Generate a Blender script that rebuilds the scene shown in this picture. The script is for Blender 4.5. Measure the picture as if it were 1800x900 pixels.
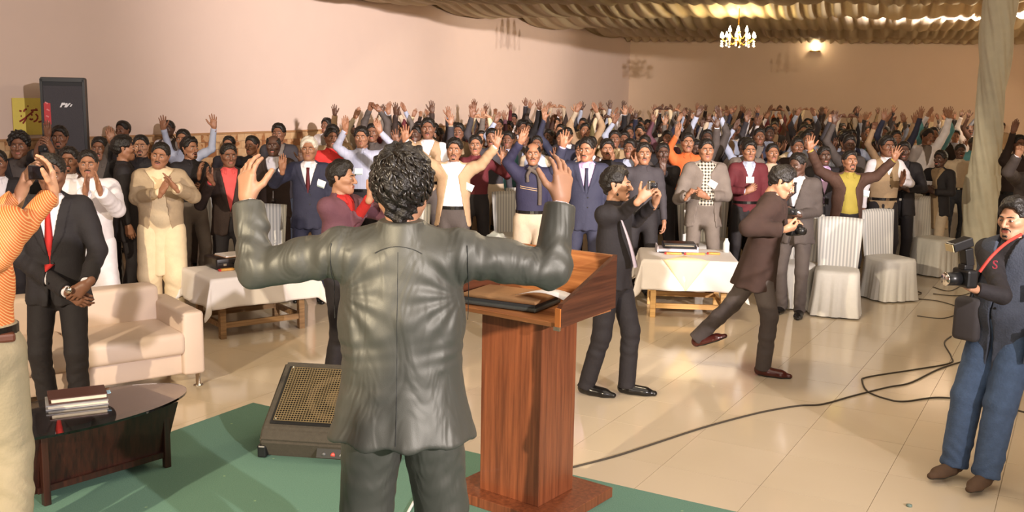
import bpy, bmesh, math, random, time
import numpy as np
from mathutils import Vector, Matrix, Euler
T00 = time.time()
for _o in list(bpy.data.objects): bpy.data.objects.remove(_o)
SC = bpy.context.scene
COL = SC.collection
R = random.Random(7)
PI = math.pi

# ------------------------------------------------------------ camera
CAMZ = 2.2; FPX = 1750.0
cam_d = bpy.data.cameras.new('camera'); cam = bpy.data.objects.new('camera', cam_d); COL.objects.link(cam)
cam_d.sensor_width = 36; cam_d.lens = 35.0; cam_d.clip_start = .05; cam_d.clip_end = 200
CM = Matrix.Rotation(math.radians(90 - 9.19), 3, 'X') @ Matrix.Rotation(.018, 3, 'Z')
cam.matrix_world = Matrix.Translation((0, 0, CAMZ)) @ CM.to_4x4()
SC.camera = cam
def ray(px, py): return CM @ Vector(((px - 900) / FPX, -(py - 450) / FPX, -1))
def at_z(px, py, z):
    d = ray(px, py); t = (z - CAMZ) / d.z
    return Vector((d.x * t, d.y * t, z))
def at_y(px, py, Y):
    d = ray(px, py); t = Y / d.y
    return Vector((d.x * t, Y, CAMZ + d.z * t))

# ------------------------------------------------------------ world, lights, exposure
SC.view_settings.view_transform = 'Standard'; SC.view_settings.look = 'None'
SC.view_settings.gamma = 1; SC.view_settings.use_curve_mapping = False
SC.view_settings.exposure = -0.55
SC.cycles.max_bounces = 6; SC.cycles.use_denoising = True
w = bpy.data.worlds.new('hall_air'); SC.world = w; w.use_nodes = True
w.node_tree.nodes['Background'].inputs[0].default_value = (1, .86, .74, 1)
w.node_tree.nodes['Background'].inputs[1].default_value = .6
def lamp(name, kind, loc, target, energy, color, size=.3, spot=None, blend=.15):
    d = bpy.data.lights.new(name, kind); d.energy = energy; d.color = color
    if kind == 'AREA': d.size = size
    else: d.shadow_soft_size = size
    if spot: d.spot_size = spot; d.spot_blend = blend
    o = bpy.data.objects.new(name, d); COL.objects.link(o); o.location = loc
    if target is not None:
        o.rotation_euler = (Vector(target) - Vector(loc)).to_track_quat('-Z', 'Y').to_euler()
    return o
# video lights of the camera crew behind the photographer, left and right
lamp('video_light', 'SPOT', (-4.6, -3.2, 3.9), (-.6, 9.2, 1.1), 6000, (1, .82, .58), .07, math.radians(33.0), .07)
lamp('video_light', 'SPOT', (6.6, -5, 4.3), (-5.2, 10, 1.9), 9500, (1, .90, .88), .08, math.radians(46), .35)
lamp('added_wall_fill', 'SPOT', (6.8, -5, 4.5), (-1.0, 20, 3.5), 38000, (1, .88, .82), .12, math.radians(33), .9)  # added spot without a real fixture, brightens the upper left wall
for _x, _y, _e in ((1.5, 8, 230), (9.5, 9.5, 120), (14.2, 19, 800), (-3.6, 6.5, 120)): lamp('chandelier_and_fill_light', 'POINT', (_x, _y, 3.55), None, _e, (1, .80, .55), .3)  # added unseen points, warm fill for drapes, crowd and walls
lamp('added_front_fill', 'AREA', (.5, -3.6, 3.3), (0, 10, 1.6), 260, (1, .88, .78), 4.5)  # added area fill behind the camera, soft frontal light
lamp('added_overhead_fill', 'AREA', (2.0, 5.0, 4.5), (2.0, 6.0, 0), 200, (1, .87, .72), 5)  # added overhead area fill, out of view, no real fixture
# flood at the right side of the hall that washes the drapes
lamp('flood_light', 'SPOT', (11.0, 19.4, 2.6), (9.2, 21.2, 5.0), 24000, (1, .84, .84), .1, math.radians(58), .5)
lamp('flood_light', 'SPOT', (11.2, 15.5, 3.2), (-.1, 23.9, 3.46), 3600, (1, .86, .74), .05, math.radians(30), .9)

# ------------------------------------------------------------ materials
MATS = {}
def newmat(name):
    m = bpy.data.materials.new(name); m.use_nodes = True
    nt = m.node_tree; b = nt.nodes['Principled BSDF']
    return m, nt, b
def nd(nt, t, **kw):
    n = nt.nodes.new(t)
    for k, v in kw.items():
        if k in n.inputs: n.inputs[k].default_value = v
        else: setattr(n, k, v)
    return n
def rgba(c): return (c[0], c[1], c[2], 1)
def srgb(r, g, b):
    f = lambda v: ((v / 255 + .055) / 1.055) ** 2.4 if v > 10 else v / 255 / 12.92
    return (f(r), f(g), f(b))
def mat(name, c, rough=.6, metal=0, noise=.12, nscale=30, bump=0, bscale=200, spec=.5, trans=0, sheen=0, emit=None, coat=0):
    if name in MATS: return MATS[name]
    m, nt, b = newmat(name); L = nt.links.new
    tc = nd(nt, 'ShaderNodeTexCoord')
    b.inputs['Roughness'].default_value = rough; b.inputs['Metallic'].default_value = metal
    b.inputs['Specular IOR Level'].default_value = spec
    b.inputs['Coat Weight'].default_value = coat
    if trans: b.inputs['Transmission Weight'].default_value = trans
    if sheen: b.inputs['Sheen Weight'].default_value = sheen
    if emit: b.inputs['Emission Color'].default_value = rgba(emit[0]); b.inputs['Emission Strength'].default_value = emit[1]
    if noise:
        n = nd(nt, 'ShaderNodeTexNoise', Scale=nscale, Detail=3.0); L(tc.outputs['Object'], n.inputs['Vector'])
        mx = nd(nt, 'ShaderNodeMix', data_type='RGBA')
        L(n.outputs['Fac'], mx.inputs[0])
        mx.inputs[6].default_value = rgba([v * (1 - noise) for v in c]); mx.inputs[7].default_value = rgba([min(1, v * (1 + noise)) for v in c])
        L(mx.outputs[2], b.inputs['Base Color'])
    else: b.inputs['Base Color'].default_value = rgba(c)
    if bump:
        n2 = nd(nt, 'ShaderNodeTexNoise', Scale=bscale, Detail=4.0); L(tc.outputs['Object'], n2.inputs['Vector'])
        bp = nd(nt, 'ShaderNodeBump', Strength=bump, Distance=.01); L(n2.outputs['Fac'], bp.inputs['Height']); L(bp.outputs[0], b.inputs['Normal'])
    MATS[name] = m
    return m
def cloth(name, r, g, b, rough=.8, bump=.25):
    return mat(name, srgb(r, g, b), rough, noise=.15, nscale=14, bump=bump, bscale=60)
def striped(name, c1, c2, scale, axis='X', rough=.7, thresh=.5, mode='stripe', rot=(0,0,0)):
    if name in MATS: return MATS[name]
    m, nt, b = newmat(name); L = nt.links.new
    tc = nd(nt, 'ShaderNodeTexCoord'); mp = nd(nt, 'ShaderNodeMapping'); mp.inputs['Rotation'].default_value = rot
    L(tc.outputs['Object'], mp.inputs['Vector'])
    b.inputs['Roughness'].default_value = rough
    def wave(ax):
        wv = nd(nt, 'ShaderNodeTexWave', wave_type='BANDS', bands_direction=ax); wv.inputs['Scale'].default_value = scale
        L(mp.outputs[0], wv.inputs['Vector'])
        g = nd(nt, 'ShaderNodeMath', operation='SMOOTH_MAX'); g.inputs[1].default_value = 0; g.inputs[2].default_value = .01
        r_ = nd(nt, 'ShaderNodeMapRange'); r_.inputs[1].default_value = thresh - .12; r_.inputs[2].default_value = thresh + .12
        L(wv.outputs['Fac'], r_.inputs[0]); return r_
    a = wave(axis)
    mx = nd(nt, 'ShaderNodeMix', data_type='RGBA'); mx.inputs[6].default_value = rgba(c1); mx.inputs[7].default_value = rgba(c2)
    if mode == 'check':
        c = wave('Z'); ad = nd(nt, 'ShaderNodeMath', operation='ADD'); L(a.outputs[0], ad.inputs[0]); L(c.outputs[0], ad.inputs[1])
        h = nd(nt, 'ShaderNodeMath', operation='MULTIPLY'); h.inputs[1].default_value = .5; L(ad.outputs[0], h.inputs[0]); L(h.outputs[0], mx.inputs[0])
    else: L(a.outputs[0], mx.inputs[0])
    L(mx.outputs[2], b.inputs['Base Color'])
    MATS[name] = m; return m
def wood(name, c1, c2, axis='Z', scale=9, rough=.35, coat=.2):
    if name in MATS: return MATS[name]
    m, nt, b = newmat(name); L = nt.links.new
    tc = nd(nt, 'ShaderNodeTexCoord'); mp = nd(nt, 'ShaderNodeMapping')
    s = {'X': (.25, 6, 6), 'Y': (6, .25, 6), 'Z': (6, 6, .25)}[axis]
    mp.inputs['Scale'].default_value = s
    L(tc.outputs['Object'], mp.inputs['Vector'])
    n = nd(nt, 'ShaderNodeTexNoise', Scale=scale, Detail=5.0, Roughness=.65); L(mp.outputs[0], n.inputs['Vector'])
    cr = nd(nt, 'ShaderNodeValToRGB'); L(n.outputs['Fac'], cr.inputs[0])
    cr.color_ramp.elements[0].position = .35; cr.color_ramp.elements[0].color = rgba(c1)
    cr.color_ramp.elements[1].position = .65; cr.color_ramp.elements[1].color = rgba(c2)
    L(cr.outputs[0], b.inputs['Base Color']); b.inputs['Roughness'].default_value = rough; b.inputs['Coat Weight'].default_value = coat
    MATS[name] = m; return m
SKINS = [mat('skin_%s' % n, srgb(*c), .5, noise=.1, nscale=25, bump=.05) for n, c in
         (('brown', (152, 107, 82)), ('tan', (178, 132, 104)), ('dark', (124, 84, 64)), ('deep', (86, 59, 47)), ('fair', (196, 148, 116)))]
LIPM = mat('lips', srgb(150, 82, 70), .5, noise=0)
EYED = mat('eye_dark', srgb(38, 24, 20), .3, noise=0)
EYEW = mat('eye_white', srgb(225, 215, 205), .3, noise=0)
HAIRM = mat('hair_black', srgb(24, 19, 17), .45, noise=.5, nscale=60, bump=.8, bscale=90)
HAIRG = mat('hair_grey', srgb(205, 198, 185), .6, noise=.25, nscale=60, bump=.6, bscale=90)
BLACKSHOE = mat('black_leather', srgb(22, 20, 20), .22, noise=0)
BROWNSHOE = mat('oxblood_leather', srgb(82, 34, 28), .2, noise=.2)
WHITE = mat('white_paper', srgb(238, 236, 236), .6, noise=.04)
BADGE = mat('badge_print', srgb(120, 150, 140), .5, noise=0)
CHROME = mat('chrome', (.8, .78, .75), .12, metal=1, noise=0)
BLKPL = mat('black_plastic', srgb(24, 24, 26), .35, noise=.1)

# ------------------------------------------------------------ object helpers
def link(name, me, parent=None):
    o = bpy.data.objects.new(name, me); COL.objects.link(o)
    if parent is not None: o.parent = parent
    return o
def tag(o, label=None, cat=None, group=None, kind=None):
    if label: o['label'] = label
    if cat: o['category'] = cat
    if group: o['group'] = group
    if kind: o['kind'] = kind
    return o
def empty(name, loc, rz=0, label=None, cat=None, group=None, scale=1):
    o = bpy.data.objects.new(name, None); COL.objects.link(o); o.empty_display_size = .1
    o.location = loc; o.rotation_euler = (0, 0, rz); o.scale = (scale,) * 3
    return tag(o, label, cat, group)
def np_mesh(name, V, F, mats, mi=None, smooth=True):
    """V (n,3), F (m,4) quads (or list of arrays for tris)"""
    me = bpy.data.meshes.new(name)
    V = np.ascontiguousarray(V, np.float32); F = np.ascontiguousarray(F, np.int32); k = F.shape[1]
    me.vertices.add(len(V)); me.vertices.foreach_set('co', V.ravel())
    me.loops.add(F.size); me.loops.foreach_set('vertex_index', F.ravel())
    me.polygons.add(len(F)); me.polygons.foreach_set('loop_start', np.arange(0, F.size, k, dtype=np.int32))
    me.polygons.foreach_set('loop_total', np.full(len(F), k, np.int32))
    if mi is not None: me.polygons.foreach_set('material_index', np.ascontiguousarray(mi, np.int32))
    me.polygons.foreach_set('use_smooth', np.full(len(F), smooth, bool))
    for m in (mats if isinstance(mats, (list, tuple)) else [mats]): me.materials.append(m)
    me.update(calc_edges=True)
    return me
def bm_obj(name, bm, m, parent=None, smooth=False):
    me = bpy.data.meshes.new(name); bm.to_mesh(me); bm.free()
    for x in (m if isinstance(m, (list, tuple)) else [m]): me.materials.append(x)
    if smooth: me.polygons.foreach_set('use_smooth', [True] * len(me.polygons))
    return link(name, me, parent)
def add_box(bm, c, s, rot=None, bevel=0, seg=2, mi=0, taper=None):
    r = bmesh.ops.create_cube(bm, size=1)['verts']
    for v in r:
        v.co = Vector((v.co.x * s[0], v.co.y * s[1], v.co.z * s[2]))
        if taper and v.co.z > 0: v.co.x *= taper[0]; v.co.y *= taper[1]
    if bevel:
        es = list({e for v in r for e in v.link_edges})
        rb = bmesh.ops.bevel(bm, geom=es, offset=bevel, segments=seg, affect='EDGES', profile=.5)
        r = list({v for f in rb['faces'] for v in f.verts} | {v for v in r if v.is_valid})
    M = Matrix.Translation(c) @ (rot.to_4x4() if rot is not None else Matrix())
    fs = set()
    for v in r:
        v.co = M @ v.co
        for f in v.link_faces: fs.add(f)
    for f in fs: f.material_index = mi
    return r
def boxo(name, c, s, m, parent=None, rot=None, bevel=0, seg=2, taper=None, smooth=False):
    bm = bmesh.new(); add_box(bm, c, s, rot, bevel, seg, 0, taper); return bm_obj(name, bm, m, parent, smooth)
def cyl(name, a, b, r1, r2, m, parent=None, seg=16, smooth=True):
    bm = bmesh.new(); add_cyl(bm, a, b, r1, r2, seg); return bm_obj(name, bm, m, parent, smooth)
def add_cyl(bm, a, b, r1, r2, seg=16):
    a = Vector(a); b = Vector(b); d = b - a
    M = Matrix.Translation((a + b) / 2) @ d.to_track_quat('Z', 'Y').to_matrix().to_4x4()
    bmesh.ops.create_cone(bm, cap_ends=True, segments=seg, radius1=r1, radius2=r2, depth=d.length, matrix=M)
def lathe(name, prof, m, parent=None, seg=24, loc=(0,0,0), smooth=True):
    n = len(prof); V = []; F = []
    for i in range(seg):
        a = 2 * PI * i / seg
        for r, z in prof: V.append((loc[0] + r * math.cos(a), loc[1] + r * math.sin(a), loc[2] + z))
    for i in range(seg):
        j = (i + 1) % seg
        for k in range(n - 1): F.append((i * n + k, j * n + k, j * n + k + 1, i * n + k + 1))
    return link(name, np_mesh(name, V, F, m, smooth=smooth), parent)
def tube(name, pts, r, m, parent=None, seg=8, close=False):
    """swept tube along points"""
    pts = [Vector(p) for p in pts]; n = len(pts); V = []; F = []
    up = Vector((0, 0, 1))
    for i, p in enumerate(pts):
        t = (pts[min(i + 1, n - 1)] - pts[max(i - 1, 0)]).normalized()
        x = t.cross(up)
        if x.length < .05: x = t.cross(Vector((1, 0, 0)))
        x.normalize(); y = x.cross(t)
        rr = r[i] if isinstance(r, (list, tuple)) else r
        for k in range(seg):
            a = 2 * PI * k / seg; V.append(p + x * math.cos(a) * rr + y * math.sin(a) * rr)
    for i in range(n - 1):
        for k in range(seg):
            l = (k + 1) % seg; F.append((i * seg + k, (i + 1) * seg + k, (i + 1) * seg + l, i * seg + l))
    return link(name, np_mesh(name, [tuple(v) for v in V], F, m), parent)
def spline(pts, n=8):
    P = [Vector(p) for p in pts]; out = []
    for i in range(len(P) - 1):
        p0 = P[max(i - 1, 0)]; p1 = P[i]; p2 = P[i + 1]; p3 = P[min(i + 2, len(P) - 1)]
        for k in range(n):
            t = k / n
            out.append(.5 * ((2 * p1) + (p2 - p0) * t + (2 * p0 - 5 * p1 + 4 * p2 - p3) * t * t + (3 * p1 - p0 - 3 * p2 + p3) * t ** 3))
    out.append(P[-1]); return out

# ------------------------------------------------------------ implicit surfaces: smooth unions of tapered capsules, meshed by surface nets
def C(a, b, ra, rb=None, k=.02, fl=None, clip=None, clip2=None, wr=0, ph=0, sub=False):
    return dict(a=np.array(a, float), b=np.array(b, float), ra=ra, rb=ra if rb is None else rb, k=k, fl=fl, clip=clip, clip2=clip2, wr=wr, ph=ph, sub=sub)
def field(prims, h, post=None, pad=.03):
    lo = np.min([np.minimum(p['a'], p['b']) - max(p['ra'], p['rb']) for p in prims if not p['sub']], 0) - pad
    hi = np.max([np.maximum(p['a'], p['b']) + max(p['ra'], p['rb']) for p in prims if not p['sub']], 0) + pad
    n = np.ceil((hi - lo) / h).astype(int) + 1
    F = np.full(n, .06, np.float32)
    ax = [(lo[i] + h * np.arange(n[i])).astype(np.float32) for i in range(3)]
    for p in prims:
        r = max(p['ra'], p['rb']) + pad
        i0 = np.maximum(((np.minimum(p['a'], p['b']) - r - lo) / h).astype(int), 0)
        i1 = np.minimum(((np.maximum(p['a'], p['b']) + r - lo) / h).astype(int) + 2, n)
        if (i1 <= i0).any(): continue
        sl = tuple(slice(i0[j], i1[j]) for j in range(3))
        X = ax[0][sl[0]][:, None, None]; Y = ax[1][sl[1]][None, :, None]; Z = ax[2][sl[2]][None, None, :]
        a = p['a'].astype(np.float32); d = (p['b'] - p['a']).astype(np.float32); L2 = float((d * d).sum())
        qx, qy, qz = X - a[0], Y - a[1], Z - a[2]
        if L2 > 1e-10: t = np.clip((qx * d[0] + qy * d[1] + qz * d[2]) / L2, 0, 1)
        else: t = np.zeros((1, 1, 1), np.float32)
        qx = qx - t * d[0]; qy = qy - t * d[1]; qz = qz - t * d[2]
        s = 1
        if p['fl']:
            for (nv, s_) in p['fl']:
                dn = qx * nv[0] + qy * nv[1] + qz * nv[2]; kf = 1 / s_ - 1
                qx = qx + dn * nv[0] * kf; qy = qy + dn * nv[1] * kf; qz = qz + dn * nv[2] * kf; s = min(s, s_)
        rr = p['ra'] + (p['rb'] - p['ra']) * t
        D = (np.sqrt(qx * qx + qy * qy + qz * qz) - rr)
        if s < 1: D = D * (s * .5 + .5)
        if p['wr']:
            L = math.sqrt(L2); ph = p['ph']
            D = D + p['wr'] * (np.sin(t * L * 44 + 2.6 * np.sin((qx - qz) * 17 + ph) + ph) * .5 + np.sin(t * L * 92 + 4 * np.sin((qx + qy) * 15 + ph * 2)) * .3) * (.6 + .6 * np.sin(t * L * 15 + (qx + qz) * 9 + ph * 3))
        for cl in (p['clip'], p['clip2']):
            if cl is not None:
                c0, cn = cl
                D = np.maximum(D, (X - c0[0]) * cn[0] + (Y - c0[1]) * cn[1] + (Z - c0[2]) * cn[2])
        A = F[sl]; k = p['k']
        if p['sub']:
            hh = np.maximum(k - np.abs(A + D), 0) / k if k else 0
            F[sl] = np.maximum(A, -D) + (hh * hh * k * .25 if k else 0)
        else:
            hh = np.maximum(k - np.abs(A - D), 0) / k
            F[sl] = np.minimum(A, D) - hh * hh * k * .25
    if post is not None: F = post(F, ax[0][:, None, None], ax[1][None, :, None], ax[2][None, None, :])
    return F, lo, h
def nets(F, lo, h):
    S = F < 0
    c = np.zeros(tuple(s - 1 for s in F.shape), np.int8)
    for i in (0, 1):
        for j in (0, 1):
            for k in (0, 1): c += S[i:i + c.shape[0], j:j + c.shape[1], k:k + c.shape[2]]
    act = (c > 0) & (c < 8); I = np.argwhere(act); N = len(I)
    idx = np.full(c.shape, -1, np.int32); idx[act] = np.arange(N)
    cor = [(i, j, k) for i in (0, 1) for j in (0, 1) for k in (0, 1)]
    Vc = {q: F[I[:, 0] + q[0], I[:, 1] + q[1], I[:, 2] + q[2]] for q in cor}
    P = np.zeros((N, 3)); W = np.zeros(N)
    for q in cor:
        for axx in range(3):
            if q[axx]: continue
            q2 = tuple(1 if a == axx else q[a] for a in range(3))
            va, vb = Vc[q], Vc[q2]; m = (va < 0) != (vb < 0)
            t = np.where(m, va / np.where(m, va - vb, 1), 0)
            for a in range(3): P[:, a] += m * (q[a] + (t if a == axx else 0))
            W += m
    P /= W[:, None]
    V = lo + h * (I + P)
    Q = []
    for axx in range(3):
        u, v = (axx + 1) % 3, (axx + 2) % 3
        s1 = [slice(None)] * 3; s2 = [slice(None)] * 3
        s1[axx] = slice(0, -1); s2[axx] = slice(1, None)
        a = S[tuple(s1)]; b = S[tuple(s2)]
        E = np.argwhere(a != b)
        E = E[(E[:, u] > 0) & (E[:, v] > 0) & (E[:, u] < c.shape[u]) & (E[:, v] < c.shape[v])]
        if not len(E): continue
        flip = a[E[:, 0], E[:, 1], E[:, 2]]
        def g(du, dv):
            G = E.copy(); G[:, u] -= du; G[:, v] -= dv
            return idx[G[:, 0], G[:, 1], G[:, 2]]
        q = np.stack([g(1, 1), g(0, 1), g(0, 0), g(1, 0)], 1)
        q[~flip] = q[~flip][:, ::-1]
        Q.append(q)
    Q = np.concatenate(Q); Q = Q[(Q >= 0).all(1)]
    return V, Q
def sdf(prims, h, post=None, pad=.03): return nets(*field(prims, h, post, pad))
def xf(M, V):
    A = np.array(M.to_3x3()); t = np.array(M.to_translation()); return V @ A.T + t
def nbox(F0, k=0): return F0
# ------------------------------------------------------------ the hall: floor, walls, ceiling
E1 = Vector((.496, .868, 0)); E2 = Vector((.868, -.496, 0))     # along the left wall / across the hall
ROT1 = math.atan2(E2.y, E2.x)
CORN = Vector((3.38, 30, 0))
def wallL(Y): return 3.38 + (Y - 30) * .571
FLOORM, _nt, _b = newmat('porcelain_tile')
_i = nd(_nt, 'ShaderNodeObjectInfo'); _tc = nd(_nt, 'ShaderNodeTexCoord'); _g = nd(_nt, 'ShaderNodeNewGeometry')
_n = nd(_nt, 'ShaderNodeTexNoise', Scale=1.1, Detail=4.0); _nt.links.new(_g.outputs['Position'], _n.inputs['Vector'])
_cr = nd(_nt, 'ShaderNodeMix', data_type='RGBA'); _cr.inputs[6].default_value = rgba(srgb(204, 188, 162)); _cr.inputs[7].default_value = rgba(srgb(218, 202, 178))
_m = nd(_nt, 'ShaderNodeMath', operation='MULTIPLY_ADD'); _m.inputs[1].default_value = .25; _nt.links.new(_i.outputs['Random'], _m.inputs[0]); _nt.links.new(_n.outputs['Fac'], _m.inputs[2])
_nt.links.new(_m.outputs[0], _cr.inputs[0]); _nt.links.new(_cr.outputs[2], _b.inputs['Base Color'])
_b.inputs['Roughness'].default_value = .11; _b.inputs['Specular IOR Level'].default_value = .6
GROUT = mat('grout', srgb(176, 156, 126), .8)
WALLM = mat('pink_white_plaster', srgb(226, 203, 190), .85, noise=.02, nscale=3, bump=.03, bscale=300)
def prism(name, pts, z0, z1, m, parent=None):
    bm = bmesh.new(); lo = [bm.verts.new((p[0], p[1], z0)) for p in pts]; hi = [bm.verts.new((p[0], p[1], z1)) for p in pts]
    n = len(pts); bm.faces.new(lo[::-1]); bm.faces.new(hi)
    for i in range(n): bm.faces.new((lo[i], lo[(i + 1) % n], hi[(i + 1) % n], hi[i]))
    bmesh.ops.recalc_face_normals(bm, faces=bm.faces)
    return bm_obj(name, bm, m, parent)
def struct(o): o['kind'] = 'structure'; return o
floor = struct(prism('floor', [(wallL(-4) - .3, -4), (9, -4), (26.2, 25.5), (24, 30.5), (3.3, 30.5)], -.12, -.008, GROUT))
TS = .6
_bm = bmesh.new(); add_box(_bm, (0, 0, -.006), (TS - .003, TS - .003, .012)); _tm = bpy.data.meshes.new('floor_tile'); _bm.to_mesh(_tm); _bm.free(); _tm.materials.append(FLOORM)
S0 = at_z(445, 710, .25); S0.z = 0                                # far corner of the stage
cand = []
for i in range(-14, 46):
    for j in range(-18, 30):
        c = S0 + E1 * (i * TS + .12) + E2 * (j * TS + .25)
        if c.x < wallL(c.y) + .33 or c.y > 29.6 or c.y < -3.6 or c.x > 3.4 + (c.y + 4) * .571 + 2.2: continue
        u = 900 + FPX * c.x / max(c.y, .1)
        rel = c - S0; onst = rel.dot(E1) < -.35 and rel.dot(E2) > .35
        vis = c.y > 4.2 and -60 < u < 1860 and not onst and not (rel.dot(E1) < -.3 and rel.dot(E2) > .3)
        cand.append((0 if vis else 1, c.length, c))
cand.sort(key=lambda t: t[:2])
k = 0; _bm = bmesh.new()
for v, d, c in cand:
    if v == 0 and k < 300:
        o = link('floor_tile', _tm, floor); o.location = c; o.rotation_euler = (0, 0, ROT1); k += 1
    else: add_box(_bm, (c.x, c.y, -.006), (TS - .003, TS - .003, .012), Euler((0, 0, ROT1)).to_matrix())
o = bm_obj('far_floor_tiles', _bm, FLOORM, floor); o['kind'] = 'stuff'
# walls
def wallseg(name, a, b, z0, z1, th, m, side):
    a = Vector((a[0], a[1], 0)); b = Vector((b[0], b[1], 0)); d = (b - a).normalized(); n = Vector((-d.y, d.x, 0)) * side * th
    return prism(name, [a, b, b + n, a + n], z0, z1, m)
wl = struct(wallseg('wall_left', (wallL(-4), -4), (3.38, 30), 0, 4.9, .2, WALLM, 1))
BW = lambda X: 30 - .18 * (X - 3.38)
wb = struct(wallseg('wall_back', (3.38, 30), (26, BW(26)), 0, 4.9, .2, mat('beige_plaster', srgb(222, 196, 172), .85, noise=.03, nscale=2), 1))
wr = struct(wallseg('wall_right', (26, 27), (26 - .571 * 31, -4), 0, 4.9, .2, WALLM, 1))
cl = struct(prism('ceiling', [(wallL(-4) - .2, -4), (9, -4), (26.2, 26), (3.3, 30.3)], 4.9, 5.0, mat('ceiling_board', srgb(150, 135, 110), .9)))
tb = struct(wallseg('trim_back', (3.40, 29.99), (19.5, BW(19.5) - .01), 1.22, 1.32, -.04, mat('dark_trim', srgb(110, 72, 48), .5), 1))
tl = struct(wallseg('trim_left', (wallL(2) + .0, 2), (3.37, 29.97), 1.50, 1.53, -.045, mat('marble_trim', srgb(176, 132, 92), .4), 1))
# stone tile wainscot of the left wall
WT, _nt, _b = newmat('wainscot_stone'); _i = nd(_nt, 'ShaderNodeObjectInfo'); _g = nd(_nt, 'ShaderNodeNewGeometry')
_vo = nd(_nt, 'ShaderNodeTexWhiteNoise', noise_dimensions='3D')
_vm = nd(_nt, 'ShaderNodeVectorMath', operation='SNAP'); _vm.inputs[1].default_value = (.13, .13, .12); _nt.links.new(_g.outputs['Position'], _vm.inputs[0]); _nt.links.new(_vm.outputs[0], _vo.inputs['Vector'])
_ad = nd(_nt, 'ShaderNodeMath', operation='ADD'); _nt.links.new(_i.outputs['Random'], _ad.inputs[0])
_nz = nd(_nt, 'ShaderNodeTexNoise', Scale=9.0, Detail=4.0); _nt.links.new(_g.outputs['Position'], _nz.inputs['Vector'])
_nt.links.new(_nz.outputs['Fac'], _ad.inputs[1]); _f = nd(_nt, 'ShaderNodeMath', operation='FRACT'); _nt.links.new(_ad.outputs[0], _f.inputs[0])
_r = nd(_nt, 'ShaderNodeValToRGB'); _r.color_ramp.elements[0].color = rgba(srgb(196, 152, 110)); _r.color_ramp.elements[1].color = rgba(srgb(165, 112, 70))
_e = _r.color_ramp.elements.new(.45); _e.color = rgba(srgb(214, 180, 138)); _e = _r.color_ramp.elements.new(.75); _e.color = rgba(srgb(150, 100, 66))
_nt.links.new(_f.outputs[0], _r.inputs[0]); _nt.links.new(_r.outputs[0], _b.inputs['Base Color']); _b.inputs['Roughness'].default_value = .45
_bm = bmesh.new(); add_box(_bm, (0, 0, 0), (.02, .150, .112)); _wt = bpy.data.meshes.new('stone_tile'); _bm.to_mesh(_wt); _bm.free(); _wt.materials.append(WT)
k = 0; _bm = bmesh.new(); yaw_w = math.atan2(.868, .496) - PI / 2
Dw = Vector((.496, .868, 0)); Nw = Vector((.868, -.496, 0)); rw = R
for row in range(13):
    z = 1.44 - row * .116
    s = -.2 * (row % 2) * .4
    while s < 21.3:
        p = Vector((wallL(11.5), 11.5, 0)) + Dw * (s + .077) + Nw * (.012 + rw.uniform(0, .006)); p.z = z
        if row < 3 and s < 15.4 and k < 300:
            o = link('stone_tile', _wt, wl); o.location = p; o.rotation_euler = (0, 0, yaw_w); k += 1
        else: add_box(_bm, p, (.02, .150, .112), Euler((0, 0, yaw_w)).to_matrix())
        s += .155
o = bm_obj('far_stone_tiles', _bm, WT, wl); o['kind'] = 'stuff'

# ------------------------------------------------------------ ceiling drapes
DRM, _nt, _b = newmat('drape_cloth'); _b.inputs['Base Color'].default_value = rgba(srgb(222, 206, 172)); _b.inputs['Roughness'].default_value = .75
_tr = nd(_nt, 'ShaderNodeBsdfTranslucent'); _tr.inputs[0].default_value = rgba(srgb(215, 195, 160)); _mx = nd(_nt, 'ShaderNodeMixShader'); _mx.inputs[0].default_value = .22
_out = _nt.nodes['Material Output']; _nt.links.new(_b.outputs[0], _mx.inputs[1]); _nt.links.new(_tr.outputs[0], _mx.inputs[2]); _nt.links.new(_mx.outputs[0], _out.inputs[0])
Wd = Vector((.984, -.177, 0)); Dd = Vector((-.177, -.984, 0))
dl = ['cream pleated ceiling drape swag running along the back wall', 'cream pleated ceiling drape swag, second from the back wall, above the chandelier',
      'cream pleated ceiling drape swag, third from the back wall', 'cream pleated ceiling drape swag, fourth from the back wall, top edge of photo',
      'cream pleated ceiling drape swag, fifth from the back wall']
edges = [0.12, 3.6, 7.1, 10.4, 13.4, 16.4]
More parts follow.
